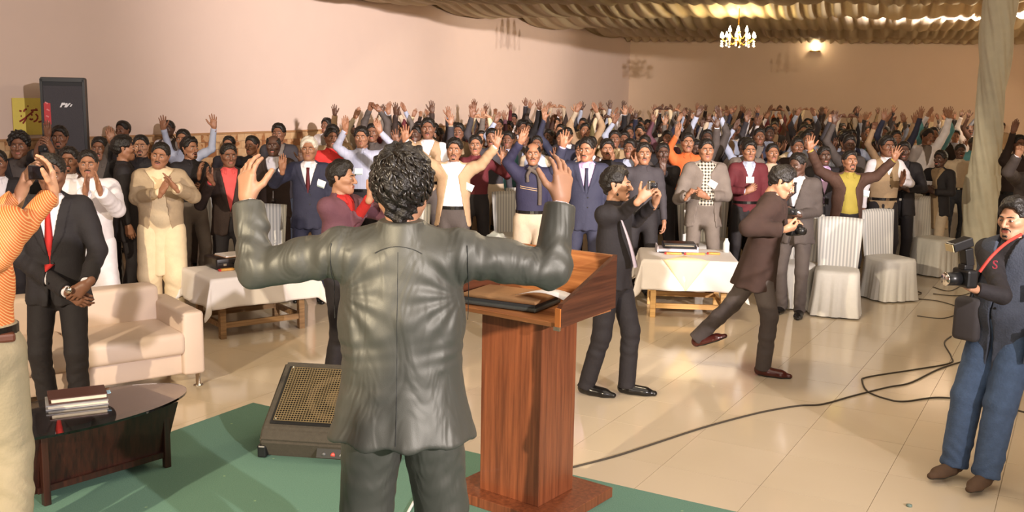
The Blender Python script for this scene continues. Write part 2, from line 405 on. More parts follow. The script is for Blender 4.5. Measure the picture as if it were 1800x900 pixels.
for b in range(5):
    a0, a1 = edges[b], edges[b + 1]; nt_ = 22
    ss = np.arange(-.355 * a1 + .05, 14.5, .045); n = len(ss)
    rr = random.Random(b)
    ph1, ph2, ph3 = rr.random() * 6, rr.random() * 6, rr.random() * 6
    V = []
    for j in range(nt_ + 1):
        t = j / nt_; a = a0 + (a1 - a0) * t
        sag = math.sin(PI * (t ** .8)) ** .8 if 0 < t < 1 else 0
        x = ss + .10 * np.sin(ss * 1.3 + ph1) * sag - .55 * (t - .42)
        pl = np.abs(np.sin(ss * 10.5 + 1.6 * np.sin(ss * 1.7 + ph2) + .5 * np.sin(t * 3 + ss)))
        pl2 = np.sin(ss * 31 + 2 * np.sin(ss * 2.3 + ph3) + t * 1.5)
        big = np.sin(ss * 2.1 + ph3) * .5 + np.sin(ss * 3.7 + ph1) * .5
        z = 4.34 - (.44 + .03 * big) * sag - (.13 * pl + .02 * pl2) * (.3 + .7 * abs(t - .42) * 1.7) + (-.42 if b == 0 and j == 0 else (-.30 if b == 0 and j == 1 else (-.14 if b == 0 and j == 2 else 0)))
        x0 = -.355 * a + .03
        x = np.maximum(x, x0)
        P = np.array(CORN)[None] + x[:, None] * np.array(Wd) + a * np.array(Dd)
        P[:, 2] = z; V.append(P)
    V = np.concatenate(V)
    i0 = np.arange(n - 1); F = np.concatenate([np.stack([j * n + i0, j * n + i0 + 1, (j + 1) * n + i0 + 1, (j + 1) * n + i0], 1) for j in range(nt_)])
    o = link('ceiling_drape', np_mesh('ceiling_drape', V, F, DRM)); tag(o, dl[b], 'drape', 'pleated ceiling drapes')
# draped column
colp = at_z(1716, 452, 0); cx, cy = colp.x, colp.y
V = []; n = 96; m = 150
for j in range(m + 1):
    z = 4.1 * j / m
    for i in range(n):
        a = 2 * PI * i / n
        f = .5 * math.sin(3 * (a + z * 1.9) + .6 * math.sin(z * 2.1)) + .3 * math.sin(7 * (a + z * 1.5) + 1.3 * math.sin(z * 1.3 + a)) + .25 * math.sin(13 * (a + z * 1.2) + math.sin(z * 3))
        g = .5 * math.sin(4 * (a - z * 1.3) + 2) if z < 1.9 else 0
        r = .200 + .026 * (f + g * .7) + .02 * math.sin(z * 2.2) + (.02 if z < 1.2 else 0)
        V.append((r * math.cos(a), r * math.sin(a), z))
F = [(j * n + i, j * n + (i + 1) % n, (j + 1) * n + (i + 1) % n, (j + 1) * n + i) for j in range(m) for i in range(n)]
ct = empty('draped_column', (cx, cy, 0), 0, 'tall column wrapped in twisted cream cloth at the right', 'column')
link('cloth_wrap', np_mesh('cloth_wrap', V, F, mat('column_cloth', srgb(222, 218, 198), .75, noise=.10, nscale=9, bump=.5, bscale=14)), ct)
cyl('column_post', (0, 0, 0), (0, 0, 4.2), .12, .12, mat('post_paint', srgb(180, 170, 150), .6), ct)

# chandelier
BULB = mat('lit_bulb', (1, .85, .5), .5, noise=0, emit=((1, .74, .36), 90)); CRY = mat('crystal', (1, .93, .8), .05, noise=0, trans=.6, emit=((1, .8, .45), 4)); BRASS = mat('brass', srgb(200, 150, 70), .25, metal=1, noise=0)
cp = at_y(1297, 70, 20.4)
ch = empty('chandelier', cp, 0, 'lit crystal chandelier hanging below the ceiling drapes', 'chandelier')
lathe('stem', [(.01, .62), (.012, .2), (.05, .16), (.02, .1), (.06, .02), (.07, -.04), (.03, -.12), (.0, -.16)], BRASS, ch)
for tier, (nn, rad, zz) in enumerate(((10, .33, .02), (6, .19, .14))):
    for i in range(nn):
        a = 2 * PI * i / nn + tier * .3; c_, s_ = math.cos(a), math.sin(a)
        tube('arm', spline([(.03 * c_, .03 * s_, zz - .05), (rad * .5 * c_, rad * .5 * s_, zz - .12), (rad * c_, rad * s_, zz)], 5), .007, BRASS, ch, 6)
        lathe('bulb', [(.0, 0), (.028, .02), (.03, .05), (.012, .1), (0, .125)], BULB, ch, 8, (rad * c_, rad * s_, zz + .01))
        bm = bmesh.new()
        for q in range(3): bmesh.ops.create_icosphere(bm, subdivisions=1, radius=.017 if q < 2 else .024, matrix=Matrix.Translation((rad * c_, rad * s_, zz - .05 - q * .045)))
        bm_obj('crystal_drop', bm, CRY, ch)['kind'] = 'stuff'
lp = lamp('chandelier_and_fill_light', 'POINT', cp + Vector((0, 0, .12)), None, 90, (1, .72, .36), .25)
# small lit wall lamp
wp = at_y(1433, 88, BW(9)); wp.y = BW(wp.x) - .08
wt = empty('wall_lamp', wp, -.18, 'small lit wall lamp on the back wall', 'lamp')
boxo('lamp_base', (0, .03, -.03), (.3, .1, .03), BRASS, wt, bevel=.008)
lathe('lamp_bulb', [(0, -.02), (.08, 0), (.09, .05), (.05, .1), (0, .11)], mat('lit_wall_bulb', (1, .9, .7), .5, noise=0, emit=((1, .85, .6), 14)), wt, 12)
lamp('wall_lamp_light', 'POINT', wp + Vector((0, -.12, .16)), None, 14, (1, .8, .5), .05)

# ------------------------------------------------------------ stage with green carpet
CARP, _nt, _b = newmat('green_carpet'); _tc = nd(_nt, 'ShaderNodeTexCoord'); _n = nd(_nt, 'ShaderNodeTexNoise', Scale=160.0, Detail=2.0); _nt.links.new(_tc.outputs['Object'], _n.inputs['Vector'])
_v = nd(_nt, 'ShaderNodeTexVoronoi', Scale=7.0); _nt.links.new(_tc.outputs['Object'], _v.inputs['Vector'])
_l = nd(_nt, 'ShaderNodeMath', operation='LESS_THAN'); _l.inputs[1].default_value = .045; _nt.links.new(_v.outputs['Distance'], _l.inputs[0])
_m1 = nd(_nt, 'ShaderNodeMix', data_type='RGBA'); _m1.inputs[6].default_value = rgba(srgb(80, 118, 102)); _m1.inputs[7].default_value = rgba(srgb(108, 146, 128)); _nt.links.new(_n.outputs['Fac'], _m1.inputs[0])
_m2 = nd(_nt, 'ShaderNodeMix', data_type='RGBA'); _m2.inputs[7].default_value = rgba(srgb(140, 170, 130)); _nt.links.new(_l.outputs[0], _m2.inputs[0]); _nt.links.new(_m1.outputs[2], _m2.inputs[6])
_nt.links.new(_m2.outputs[2], _b.inputs['Base Color']); _b.inputs['Roughness'].default_value = .95
_bp = nd(_nt, 'ShaderNodeBump', Strength=.5, Distance=.004); _nt.links.new(_n.outputs['Fac'], _bp.inputs['Height']); _nt.links.new(_bp.outputs[0], _b.inputs['Normal'])
def rm(a, b): return S0 + E1 * a + E2 * b
st = empty('stage', S0, 0, 'low stage covered with green carpet in the foreground', 'stage')
q = [rm(0, 0) - S0, rm(-8, 0) - S0, rm(-8, 5.2) - S0, rm(0, 5.2) - S0]
q2 = [rm(.02, -.02) - S0, rm(-8.02, -.02) - S0, rm(-8.02, 5.22) - S0, rm(.02, 5.22) - S0]
prism('platform', q, 0, .238, mat('platform_wood', srgb(90, 70, 50), .8), st); prism('carpet', q2, .238, .25, CARP, st)
SZ = .25

# ------------------------------------------------------------ lectern
WV = wood('mahogany_upright', srgb(98, 52, 32), srgb(138, 78, 48), 'Z', 8); WH = wood('mahogany_flat', srgb(146, 88, 50), srgb(190, 128, 78), 'X', 8); WHD = wood('mahogany_shaded', srgb(66, 38, 28), srgb(98, 58, 40), 'Y', 8)  # side wood darkened: the shade on the lectern sides is put into its colour
A = at_z(978, 577, 1.19); lt = empty('lectern', (A.x, A.y, SZ), math.atan2(-.60, .80), 'reddish wood lectern with sloped desk and side panels, beside the speaker', 'lectern')
# local: +x along v (to the right and away): use u to the left, v to the right-back
ux = Vector((-1, 0, 0)); H0 = 1.19 - SZ
# local frame: -x = towards the left corner, +y = away
def lbox(n, x0, x1, y0, y1, z0, z1, m, bev=.003): return boxo(n, ((x0 + x1) / 2, (y0 + y1) / 2, (z0 + z1) / 2), (x1 - x0, y1 - y0, z1 - z0), m, lt, bevel=bev)
lbox('base', -.62, .02, -.02, .50, 0, .05, WV)
lbox('column', -.475, -.125, .07, .36, .05, H0 + .0, WV)
lbox('desk_board', -.66, 0, 0, .46, H0, H0 + .022, WH)
def side(x0, x1, name):
    bm = bmesh.new(); pr = [(0, H0 - .0), (.465, H0 + .02), (.465, H0 + .275), (.05, H0 + .115), (.02, H0 + .108), (0, H0 + .085)]
    a = [bm.verts.new((x0, y, z)) for y, z in pr]; b = [bm.verts.new((x1, y, z)) for y, z in pr]
    bm.faces.new(a); bm.faces.new(b[::-1])
    for i in range(6): bm.faces.new((a[i], b[i], b[(i + 1) % 6], a[(i + 1) % 6]))
    bmesh.ops.recalc_face_normals(bm, faces=bm.faces); return bm_obj(name, bm, WHD, lt)
side(-.003, .02, 'side_panel'); side(-.68, -.657, 'side_panel')
bm = bmesh.new(); add_box(bm, (-.33, .455, H0 + .148), (.66, .02, .25)); bm_obj('back_panel', bm, WH, lt)
boxo('edge_strip', (.009, -.004, H0 + .045), (.027, .008, .09), mat('strip_wood', srgb(200, 120, 60), .3), lt)
boxo('metal_corner', (.008, -.007, H0 + .0), (.032, .012, .018), CHROME, lt)
LM = Matrix.Translation(lt.location) @ Matrix.Rotation(lt.rotation_euler.z, 4, 'Z')
# book in a zipped case and paper on the lectern
bk = empty('book_case', LM @ Vector((-.40, .20, H0 + .023)), lt.rotation_euler.z + .15, 'worn brown leather zip book case lying on the lectern desk', 'book')
TANL = mat('worn_tan_leather', srgb(140, 105, 70), .55, noise=.4, nscale=12); GRL = mat('grey_leather_edge', srgb(78, 82, 78), .5, noise=.3)
boxo('cover', (0, 0, .012), (.40, .27, .02), GRL, bk, bevel=.008); boxo('pages', (0, 0, .027), (.38, .25, .02), mat('zip_edge', srgb(60, 62, 62), .6), bk, bevel=.004); boxo('cover', (0, 0, .045), (.40, .27, .018), TANL, bk, bevel=.008)
V = []; F = []
for i in range(9):
    for j in range(2):
        x = -.15 + .3 * i / 8; V.append((x, -.05 + .1 * j, .03 + .035 * math.sin(i / 8 * 2.6) + .002 * j))
F = [(2 * i, 2 * i + 2, 2 * i + 3, 2 * i + 1) for i in range(8)]
pp = link('paper', np_mesh('paper', V, F, WHITE)); pp.matrix_world = LM @ Matrix.Translation((-.175, .17, H0 + .055)) @ Matrix.Rotation(-.1, 4, 'Z')
md = pp.modifiers.new('t', 'SOLIDIFY'); md.thickness = .001
tag(pp, 'curled white paper slip lying on the lectern desk', 'paper')

# ------------------------------------------------------------ stage monitor (wedge)
MB_ = mat('monitor_carpet', srgb(66, 60, 50), .85, noise=.25, nscale=50, bump=.4); MBD = mat('monitor_black', srgb(20, 20, 21), .6)
GRM = mat('grille_metal', srgb(150, 132, 98), .45, metal=.6, noise=.1)
mp_ = at_z(548, 816, SZ); mo = empty('stage_monitor', (mp_.x + .06, mp_.y + .02, SZ), -.13, 'black wedge stage monitor with metal grille on the carpet behind the speaker', 'speaker')
W2 = .36
prof = [(.05, 0), (.0, .10), (.04, .16), (.42, .42), (.50, .40), (.52, .05), (.48, 0)]
bm = bmesh.new(); a = [bm.verts.new((-W2, y, z)) for y, z in prof]; b = [bm.verts.new((W2, y, z)) for y, z in prof]
bm.faces.new(a); bm.faces.new(b[::-1])
for i in range(7): bm.faces.new((a[i], b[i], b[(i + 1) % 7], a[(i + 1) % 7]))
bmesh.ops.recalc_face_normals(bm, faces=bm.faces); bmesh.ops.bevel(bm, geom=list(bm.edges), offset=.012, segments=2, affect='EDGES'); bm_obj('cabinet', bm, MB_, mo)
fs = Vector((0, .38, .26)).normalized(); fn = Vector((0, -.26, .38)).normalized(); fc = Vector((0, .23, .29)); FR = Matrix((Vector((1, 0, 0)), fs, fn)).transposed()
boxo('baffle', fc + fn * .002, (.64, .40, .006), MBD, mo, FR)
V = []; F = []; mi = []
nn = 40; mm = 26      # perforated grille: bars woven with real holes
for i in range(nn + 1):
    for j in range(mm + 1):
        x = -.30 + .60 * i / nn; y = -.185 + .37 * j / mm; V.append((x, y, .016))
bm = bmesh.new()
for i in range(nn + 1): add_box(bm, (-.30 + .60 * i / nn, 0, .016), (.0036, .37, .003))
for j in range(mm + 1): add_box(bm, (0, -.185 + .37 * j / mm, .0165), (.60, .0036, .003))
bmesh.ops.transform(bm, matrix=Matrix.Translation(fc) @ FR.to_4x4(), verts=bm.verts); g_ = bm_obj('grille', bm, GRM, mo); g_['kind'] = 'stuff'
cn = lathe('speaker_cone', [(.155, .010), (.15, .006), (.06, .003), (.05, .0085), (0, .012)], mat('cone_paper', srgb(96, 82, 62), .7), mo, 28); cn.matrix_basis = Matrix.Translation(fc + fs * -.01 + fn * .0) @ FR.to_4x4()
for sx in (-1, 1):
    for sy in (-1, 1):
        bm = bmesh.new(); bmesh.ops.create_icosphere(bm, subdivisions=1, radius=.008); o = bm_obj('screw', bm, CHROME, mo); o.location = fc + Vector((sx * .29, 0, 0)) + fs * sy * .18 + fn * .018
    boxo('corner_guard', (sx * (W2 - .01), .04, .035), (.05, .06, .07), BLKPL, mo, bevel=.01)
boxo('jack_plate', (.05, .012, .05), (.18, .02, .05), MBD, mo, Euler((-.4, 0, 0)).to_matrix())
for i, cc in ((0, (.1, .1, .1)), (1, (.7, .1, .08)), (2, (.6, .6, .6))): cyl('jack', (.0 + i * .05, .012, .05), (.0 + i * .05, -.004, .045), .012, .012, mat('jack%d' % i, cc, .3), mo, 10)

# ------------------------------------------------------------ coffee table
GLASS, _nt, _b = newmat('smoked_glass'); _b.inputs['Base Color'].default_value = (.62, .56, .53, 1); _b.inputs['Roughness'].default_value = .02; _b.inputs['Transmission Weight'].default_value = 1; _b.inputs['IOR'].default_value = 1.5; _b.inputs['Coat Weight'].default_value = .6
DKW = wood('dark_rosewood', srgb(34, 17, 13), srgb(58, 29, 20), 'Z', 9, .3, .3)
ax_ = math.atan2(.77, .64); tcn = Vector((-2.13, 4.80, SZ))
ct_ = empty('coffee_table', tcn, ax_, 'low dark wood coffee table with oval smoked glass top, lower left', 'table')
bm = bmesh.new(); r_ = bmesh.ops.create_cone(bm, cap_ends=True, segments=64, radius1=1, radius2=1, depth=.012)
for v in bm.verts: v.co = Vector((v.co.x * .60 - .05, v.co.y * .29, v.co.z + .355))
bm_obj('glass_top', bm, GLASS, ct_)
lo = [(-.36, -.17), (.30, -.17), (.30, .15), (-.36, .15)]
bm = bmesh.new()
def ring(pts, z): return [bm.verts.new((x, y, z)) for x, y in pts]
b0 = ring([(-.34, -.15), (.34, -.15), (.34, .15), (-.34, .15)], .05); b1 = ring([(-.47, -.2), (.40, -.2), (.40, .2), (-.47, .2)], .345)
bm.faces.new(b0[::-1]); bm.faces.new(b1)
for i in range(4): bm.faces.new((b0[i], b0[(i + 1) % 4], b1[(i + 1) % 4], b1[i]))
bm_obj('panel_box', bm, DKW, ct_)
for x, y in ((-.30, -.19), (.34, -.17), (.34, .17), (-.30, .19)):
    boxo('leg', (x, y, .17), (.034, .034, .34), DKW, ct_, bevel=.004)
boxo('bottom_rail', (.0, -.165, .07), (.66, .02, .03), DKW, ct_)
TZ = SZ + .362
def on_table(px, py): return at_z(px, py, TZ)
b1_ = on_table(135, 708); bz = ax_ - .42
bk1 = empty('book', b1_, bz, 'grey covered book under the brown book on the coffee table', 'book'); bk2 = empty('book', b1_ + Vector((0, .01, .025)), bz + .03, 'dark brown leather book on top of the grey book', 'book')
for o_, m_, sz in ((bk1, mat('grey_cover', srgb(150, 148, 150), .4), (.29, .17, .024)), (bk2, mat('brown_cover', srgb(70, 36, 28), .4), (.27, .16, .030))):
    boxo('cover', (0, 0, sz[2] - .003), (sz[0], sz[1], .005), m_, o_); boxo('cover', (0, 0, .0025), (sz[0], sz[1], .005), m_, o_)
    boxo('pages', (0.004, 0.004, sz[2] / 2), (sz[0] - .014, sz[1] - .012, sz[2] - .010), mat('page_block', srgb(205, 195, 175), .8, noise=.1, nscale=80), o_)
    boxo('spine', (0, sz[1] / 2 - .002, sz[2] / 2), (sz[0], .005, sz[2]), m_, o_)
boxo('bookmark', (.14, -.03, .02), (.03, .05, .004), mat('blue_tag', srgb(150, 190, 215), .5), bk2)
gp = on_table(38, 745)
gl = lathe('drinking_glass', [(0, .004), (.026, .004), (.028, .0), (.03, .01), (.034, .1), (.0325, .1), (.0285, .012), (0, .010)], mat('clear_glass', (.95, .95, .95), .02, noise=0, trans=.95), None, 20); gl.location = gp
tag(gl, 'empty clear drinking glass at the left end of the coffee table', 'glass')

# ------------------------------------------------------------ sofa
LEA = mat('cream_leather', srgb(204, 184, 168), .5, noise=.06, nscale=5, bump=.15, bscale=12)
sp = Vector((-2.33, 7.22, 0)); sa = math.radians(38)
so = empty('sofa', sp, sa, 'cream leather two seat sofa with chrome feet behind the man in black', 'sofa')
# local: origin = front right foot, -x to the left, +y to the back
def sbox(n, x0, x1, y0, y1, z0, z1, bev=.03, rot=None, m=LEA, seg=3): return boxo(n, ((x0 + x1) / 2, (y0 + y1) / 2, (z0 + z1) / 2), (x1 - x0, y1 - y0, z1 - z0), m, so, rot, bev, seg, smooth=True)
sbox('arm', -.13, .03, -.06, .74, .11, .585, .025); sbox('arm', -1.74, -1.58, -.06, .74, .11, .585, .025)
sbox('base', -1.58, -.10, .0, .74, .11, .27, .02)
sbox('backrest', -1.58, -.10, .52, .74, .2, .70, .04)
sbox('seat_cushion', -.835, -.105, -.07, .55, .27, .44, .045, seg=4); sbox('seat_cushion', -1.575, -.845, -.07, .55, .27, .44, .045, seg=4)
for x in (0.0, -1.66):
    for y in (0.02, .68):
        lathe('foot', [(0, 0), (.035, 0), (.036, .008), (.018, .014), (.018, .12), (0, .12)], CHROME, so, 16, (x, y, 0))

# ------------------------------------------------------------ white covered chairs
CH = striped('chair_cover_satin', srgb(208, 206, 200), srgb(168, 168, 166), 9, 'X', .45, .5)
CHS = mat('chair_skirt', srgb(204, 202, 196), .6, noise=.05, bump=.2, bscale=20)
def chair_mesh():
    # backrest: flat padded slab, wider at the top, slight curve
    V = []; F = []; nx, nz = 14, 14
    for sd in (0, 1):
        for j in range(nz + 1):
            t = j / nz; z = .44 + .54 * t
            for i in range(nx + 1):
                u = -1 + 2 * i / nx; hw = .20 + .035 * t
                edge = max(0, abs(u) - .85) / .15; et = max(0, t - .93) / .07
                th = .028 * math.sqrt(max(0, 1 - edge ** 2)) * math.sqrt(max(0.02, 1 - et ** 2))
                V.append((u * hw, .19 + .08 * t + .015 * u * u * -1 + (th if sd else -th), z + .012 * (1 - u * u) * t))
    N = (nx + 1) * (nz + 1)
    for sd in (0, 1):
        for j in range(nz):
            for i in range(nx):
                q = (sd * N + j * (nx + 1) + i, sd * N + j * (nx + 1) + i + 1, sd * N + (j + 1) * (nx + 1) + i + 1, sd * N + (j + 1) * (nx + 1) + i)
                F.append(q if not sd else q[::-1])
    for j in range(nz):
        for i in (0, nx):
            a = j * (nx + 1) + i; F.append((a, a + nx + 1, N + a + nx + 1, N + a))
    for i in range(nx): a = nz * (nx + 1) + i; F.append((a, a + 1, N + a + 1, N + a))
    back = np_mesh('backrest_cover', V, F, CH)
    V = []; F = []; n = 96; rows = [(.0, .0, .485), (.35, 0, .485), (.75, 0, .480), (.95, 0, .47), (1.0, 0, .44), (1.03, .3, .30), (1.08, .7, .14), (1.14, 1, .015)]
    for (s, w_, z) in rows:
        for i in range(n):
            a = 2 * PI * i / n; c_, s_ = math.cos(a), math.sin(a)
            k = 1 / (abs(c_) ** 5 + abs(s_) ** 5) ** .2
            f = 1 + w_ * .05 * math.sin(a * 12 + math.sin(a * 3) * 2) + w_ * .02 * math.sin(a * 29)
            V.append((s * k * c_ * .225 * f, s * k * s_ * .225 * f + (-.01 if s > .9 else 0), z))
    for j in range(len(rows) - 1):
        for i in range(n): F.append((j * n + i, j * n + (i + 1) % n, (j + 1) * n + (i + 1) % n, (j + 1) * n + i))
    skirt = np_mesh('seat_cover', V, [f[::-1] for f in F], CHS)
    return back, skirt
CBK, CSK = chair_mesh()
def chair(x, y, yaw, label, group='white covered banquet chairs'):
    t = empty('banquet_chair', (x, y, 0), yaw, label, 'chair', group)
    link('backrest_cover', CBK, t); link('seat_cover', CSK, t)
    for sx in (-1, 1):
        for sy in (-1, 1):
            e = link('leg', CLEG, t); e.location = (sx * .18, sy * .18, 0)
    return t
_o = cyl('leg', (0, 0, 0), (0, 0, .45), .011, .013, BLKPL); CLEG = _o.data; bpy.data.objects.remove(_o)

# ------------------------------------------------------------ tables with white cloths
CLO = mat('white_tablecloth', srgb(226, 220, 216), .7, noise=.04, nscale=4, bump=.25, bscale=6)
RAW = wood('raw_pine', srgb(196, 150, 92), srgb(226, 186, 124), 'X', 7, .7, 0); OLDW = wood('old_wood', srgb(120, 92, 62), srgb(160, 126, 88), 'X', 7, .8, 0)
def cloth_table(loc, yaw, a, b, h, drop, lab, clab, wm, seedv):
    t = empty('low_table', loc, yaw, lab, 'table', 'low tables at the front')
    boxo('tabletop', (0, 0, h - .025), (2 * a, 2 * b, .03), wm, t)
    lx, ly = a - .12, b - .08
    for sx in (-1, 1):
        for sy in (-1, 1): boxo('leg', (sx * lx, sy * ly, h / 2 - .02), (.055, .055, h - .04), wm, t, bevel=.004)
    for sy in (-1, 1): boxo('stretcher', (0, sy * ly, .12), (2 * lx, .03, .05), wm, t)
    for sx in (-1, 1): boxo('stretcher', (sx * lx, 0, .12), (.03, 2 * ly, .05), wm, t)
    n = 70; V = []; F = []; A_, B_ = a + drop, b + drop
    for j in range(n + 1):
        for i in range(n + 1):
            u = -A_ + 2 * A_ * i / n; v = -B_ + 2 * B_ * j / n
            dx = max(abs(u) - a, 0); dy = max(abs(v) - b, 0); sx = 1 if u > 0 else -1; sy = 1 if v > 0 else -1
            if dx == 0 and dy == 0: p = (u, v, h + .001)
            else:
                wv = .018 * math.sin((u if dy > dx else v) * 11 + seedv) + .008 * math.sin((u + v) * 23 + seedv)
                if dx and dy:
                    r = max(dx, dy) + .35 * min(dx, dy); th = math.atan2(dy, dx); o_ = .05 * r + .42 * min(dx, dy)
                    px_ = sx * (a + .01 + o_ * math.cos(th) + wv * .4 * r / drop); py_ = sy * (b + .01 + o_ * math.sin(th) + wv * .4 * r / drop)
                    p = (px_, py_, h - min(r, h - .03))
                elif dx: p = (sx * (a + .01 + .10 * dx + wv * dx / drop), v, h - dx)
                else: p = (u, sy * (b + .01 + .10 * dy + wv * dy / drop), h - dy)
            V.append(p)
    for j in range(n):
        for i in range(n): F.append((j * (n + 1) + i, j * (n + 1) + i + 1, (j + 1) * (n + 1) + i + 1, (j + 1) * (n + 1) + i))
    c = link('tablecloth', np_mesh('tablecloth', V, F, CLO)); c.matrix_world = Matrix.Translation(loc) @ Matrix.Rotation(yaw, 4, 'Z')
    md = c.modifiers.new('t', 'SOLIDIFY'); md.thickness = .003; md.offset = 1
    tag(c, clab, 'tablecloth', 'white tablecloths'); return t, c.matrix_world.copy()
# left table: feet seen at (415,592) and (508,578)
fl = at_z(413, 592, 0); fr = at_z(508, 579, 0); d_ = (fr - fl); yw = math.atan2(d_.y, d_.x) - .0
H1 = .56
c1 = (fl + fr) / 2 + Vector((-d_.y, d_.x, 0)).normalized() * .27
t1, M1 = cloth_table((c1.x, c1.y, 0), yw, .50, .36, H1, .26, 'low table under a white cloth beside the sofa, briefcase on it', 'white cloth over the left low table with the briefcase', OLDW, 1.0)
f2l = at_z(1150, 560, 0); f2r = at_z(1240, 561, 0); d_ = f2r - f2l; yw2 = math.atan2(d_.y, d_.x) - .12; H2 = .60
c2 = (f2l + f2r) / 2 + Vector((-d_.y, d_.x, 0)).normalized() * .36 + Vector((.12, 0, 0))
t2, M2 = cloth_table((c2.x, c2.y, 0), yw2, .47, .40, H2, .30, 'low pine table under a white cloth in front of the checked shirt man', 'white cloth over the right low table with the flat tray', RAW, 3.0)
# cream topper triangle on the right cloth
YEL = mat('cream_topper', srgb(240, 222, 176), .7, noise=.04)
V = []; F = []
n = 12
for j in range(n + 1):
    dd = .305 * j / n; hw = .23 * (1 - j / n)
    for i in range(n + 1): u = -1 + 2 * i / n; V.append((-.07 + u * hw + .03, -.40 - .022 - .10 * dd - .01 * dd * math.sin(u * 9), H2 - dd + .008))
F = [(j * (n + 1) + i, j * (n + 1) + i + 1, (j + 1) * (n + 1) + i + 1, (j + 1) * (n + 1) + i) for j in range(n) for i in range(n)]
k0 = len(V); V += [(-.27, -.42, H2 + .008), (.19, -.42, H2 + .008), (-.04, -.12, H2 + .008), (-.04, -.12, H2 + .008)]; F.append((k0, k0 + 1, k0 + 2, k0 + 3))
tp = link('table_topper', np_mesh('table_topper', V, F, YEL)); tp.matrix_world = M2; tag(tp, 'cream cloth triangle hanging over the front of the right tablecloth', 'cloth')
tp.modifiers.new('t', 'SOLIDIFY').thickness = .002
# things on the tables
def onT(M, x, y, h): return M @ Vector((x, y, h))
bc = empty('briefcase', onT(M1, -.08, .2, H1 + .005), yw + .03, 'black briefcase lying on the left low table', 'briefcase')
boxo('case_body', (0, 0, .055), (.44, .30, .10), mat('briefcase_leather', srgb(34, 26, 24), .35), bc, bevel=.015, smooth=True); boxo('case_lid_seam', (0, -.151, .06), (.40, .004, .006), BLKPL, bc)
for x in (-.14, .12): boxo('latch', (x, -.153, .045), (.03, .008, .02), CHROME, bc)
tube('handle', spline([(-.06, -.15, .05), (-.05, -.18, .05), (.05, -.18, .05), (.06, -.15, .05)], 4), .007, BLKPL, bc, 6)
mg = empty('magazine', onT(M1, -.04, .18, H1 + .112), yw + .1, 'open papers lying on top of the black briefcase', 'papers')
boxo('papers', (0, 0, .008), (.34, .22, .014), WHITE, mg); boxo('cover', (0, 0, .0), (.35, .23, .004), mat('tan_card', srgb(190, 140, 90), .6), mg)
SNK = mat('snack_orange', srgb(215, 160, 80), .6, noise=.4, nscale=60); RED = mat('red_plastic', srgb(190, 40, 36), .4); GRN = mat('green_plastic', srgb(80, 160, 110), .4)
def snack(M, x, y, h, yaw, lab, L=.12):
    t = empty('snack_packet', onT(M, x, y, h + .004), yaw, lab, 'snack')
    boxo('packet', (0, 0, .012), (L, .05, .022), SNK, t, bevel=.009, smooth=True); boxo('red_end', (-L * .5, 0, .011), (.035, .04, .02), RED, t, bevel=.006)
snack(M1, -.22, -.02, H1, yw, 'orange snack packet with red end beside the briefcase', .13); snack(M1, .14, -.27, H1, yw + .2, 'small orange snack packet with red end near the paper cup', .10)
cu = lathe('paper_cup', [(0, 0), (.026, 0), (.038, .1), (.036, .1), (.025, .004), (0, .004)], [GRN], None, 20)
cu.matrix_world = Matrix.Translation(onT(M1, .30, -.10, H1 + .042)) @ Matrix.Rotation(1.45, 4, 'Y') @ Matrix.Rotation(.4, 4, 'X') ; tag(cu, 'green and white paper cup lying on its side on the left table', 'cup')
boxo_ = boxo('bottle_cap', onT(M1, .06, -.10, H1 + .010), (.03, .03, .014), mat('blue_cap', srgb(50, 110, 200), .4), None, bevel=.005); tag(boxo_, 'small blue bottle cap on the left table', 'cap')
tr = empty('tray', onT(M2, -.10, .16, H2 + .004), yw2 + .03, 'flat tray with black and silver case on the right low table', 'tray')
boxo('tray_rim', (0, 0, .03), (.40, .26, .03), mat('lilac_tray', srgb(205, 198, 212), .5), tr, bevel=.006); boxo('tray_base', (0, 0, .008), (.36, .22, .014), BLKPL, tr)
for sx in (-1, 1): boxo('tray_end', (sx * .205, 0, .04), (.015, .26, .06), mat('lilac_tray', (1, 1, 1)), tr)
boxo('case', (0.02, .0, .075), (.34, .2, .055), BLKPL, tr, bevel=.012); boxo('silver_strip', (0.02, -.102, .078), (.30, .006, .012), CHROME, tr)
snack(M2, -.14, -.04, H2, yw2, 'red and orange snack packet in front of the tray', .16)
snack(M2, .08, -.02, H2, yw2 + .1, 'long orange snack packet at the middle of the right table', .2); snack(M2, .28, .04, H2, yw2 - .1, 'orange snack packet at the right end of the right table', .12)
bo = lathe('water_bottle', [(0, 0), (.032, 0), (.034, .02), (.034, .10), (.016, .135), (.016, .15), (0, .15)], mat('milky_plastic', srgb(215, 220, 218), .25), None, 16); bo.location = onT(M2, .42, .22, H2 + .003); tag(bo, 'small white bottle on the far right corner of the right table', 'bottle')
# bag on the chair behind the lectern
# ------------------------------------------------------------ PA loudspeaker, poster
pc = at_y(112, 190, 12.25)
pa = empty('loudspeaker', (pc.x, pc.y, .62), .34, 'tall black loudspeaker cabinet standing against the left wall', 'speaker')
hz = at_y(110, 136, 12.25).z - .62
bm = bmesh.new(); vs = add_box(bm, (0, .2, hz / 2), (.50, .42, hz), bevel=.02)
bm_obj('cabinet', bm, mat('pa_black', srgb(30, 29, 33), .6, noise=.2, nscale=80), pa)
boxo('grille', (0, -.02, hz / 2 - .02), (.44, .03, hz - .16), mat('pa_grille', srgb(74, 72, 78), .7, noise=.5, nscale=140, bump=.6, bscale=300), pa, bevel=.006)
for x_, z_ in ((-.235, hz / 2), (.235, hz / 2)): boxo('frame_side', (x_, -.018, z_), (.03, .04, hz - .04), BLKPL, pa)
boxo('frame_top', (0, -.018, hz - .03), (.48, .04, .045), BLKPL, pa)
boxo('red_label', (-.18, -.037, hz * .74), (.075, .004, .26), mat('red_label', srgb(196, 44, 50), .5), pa)
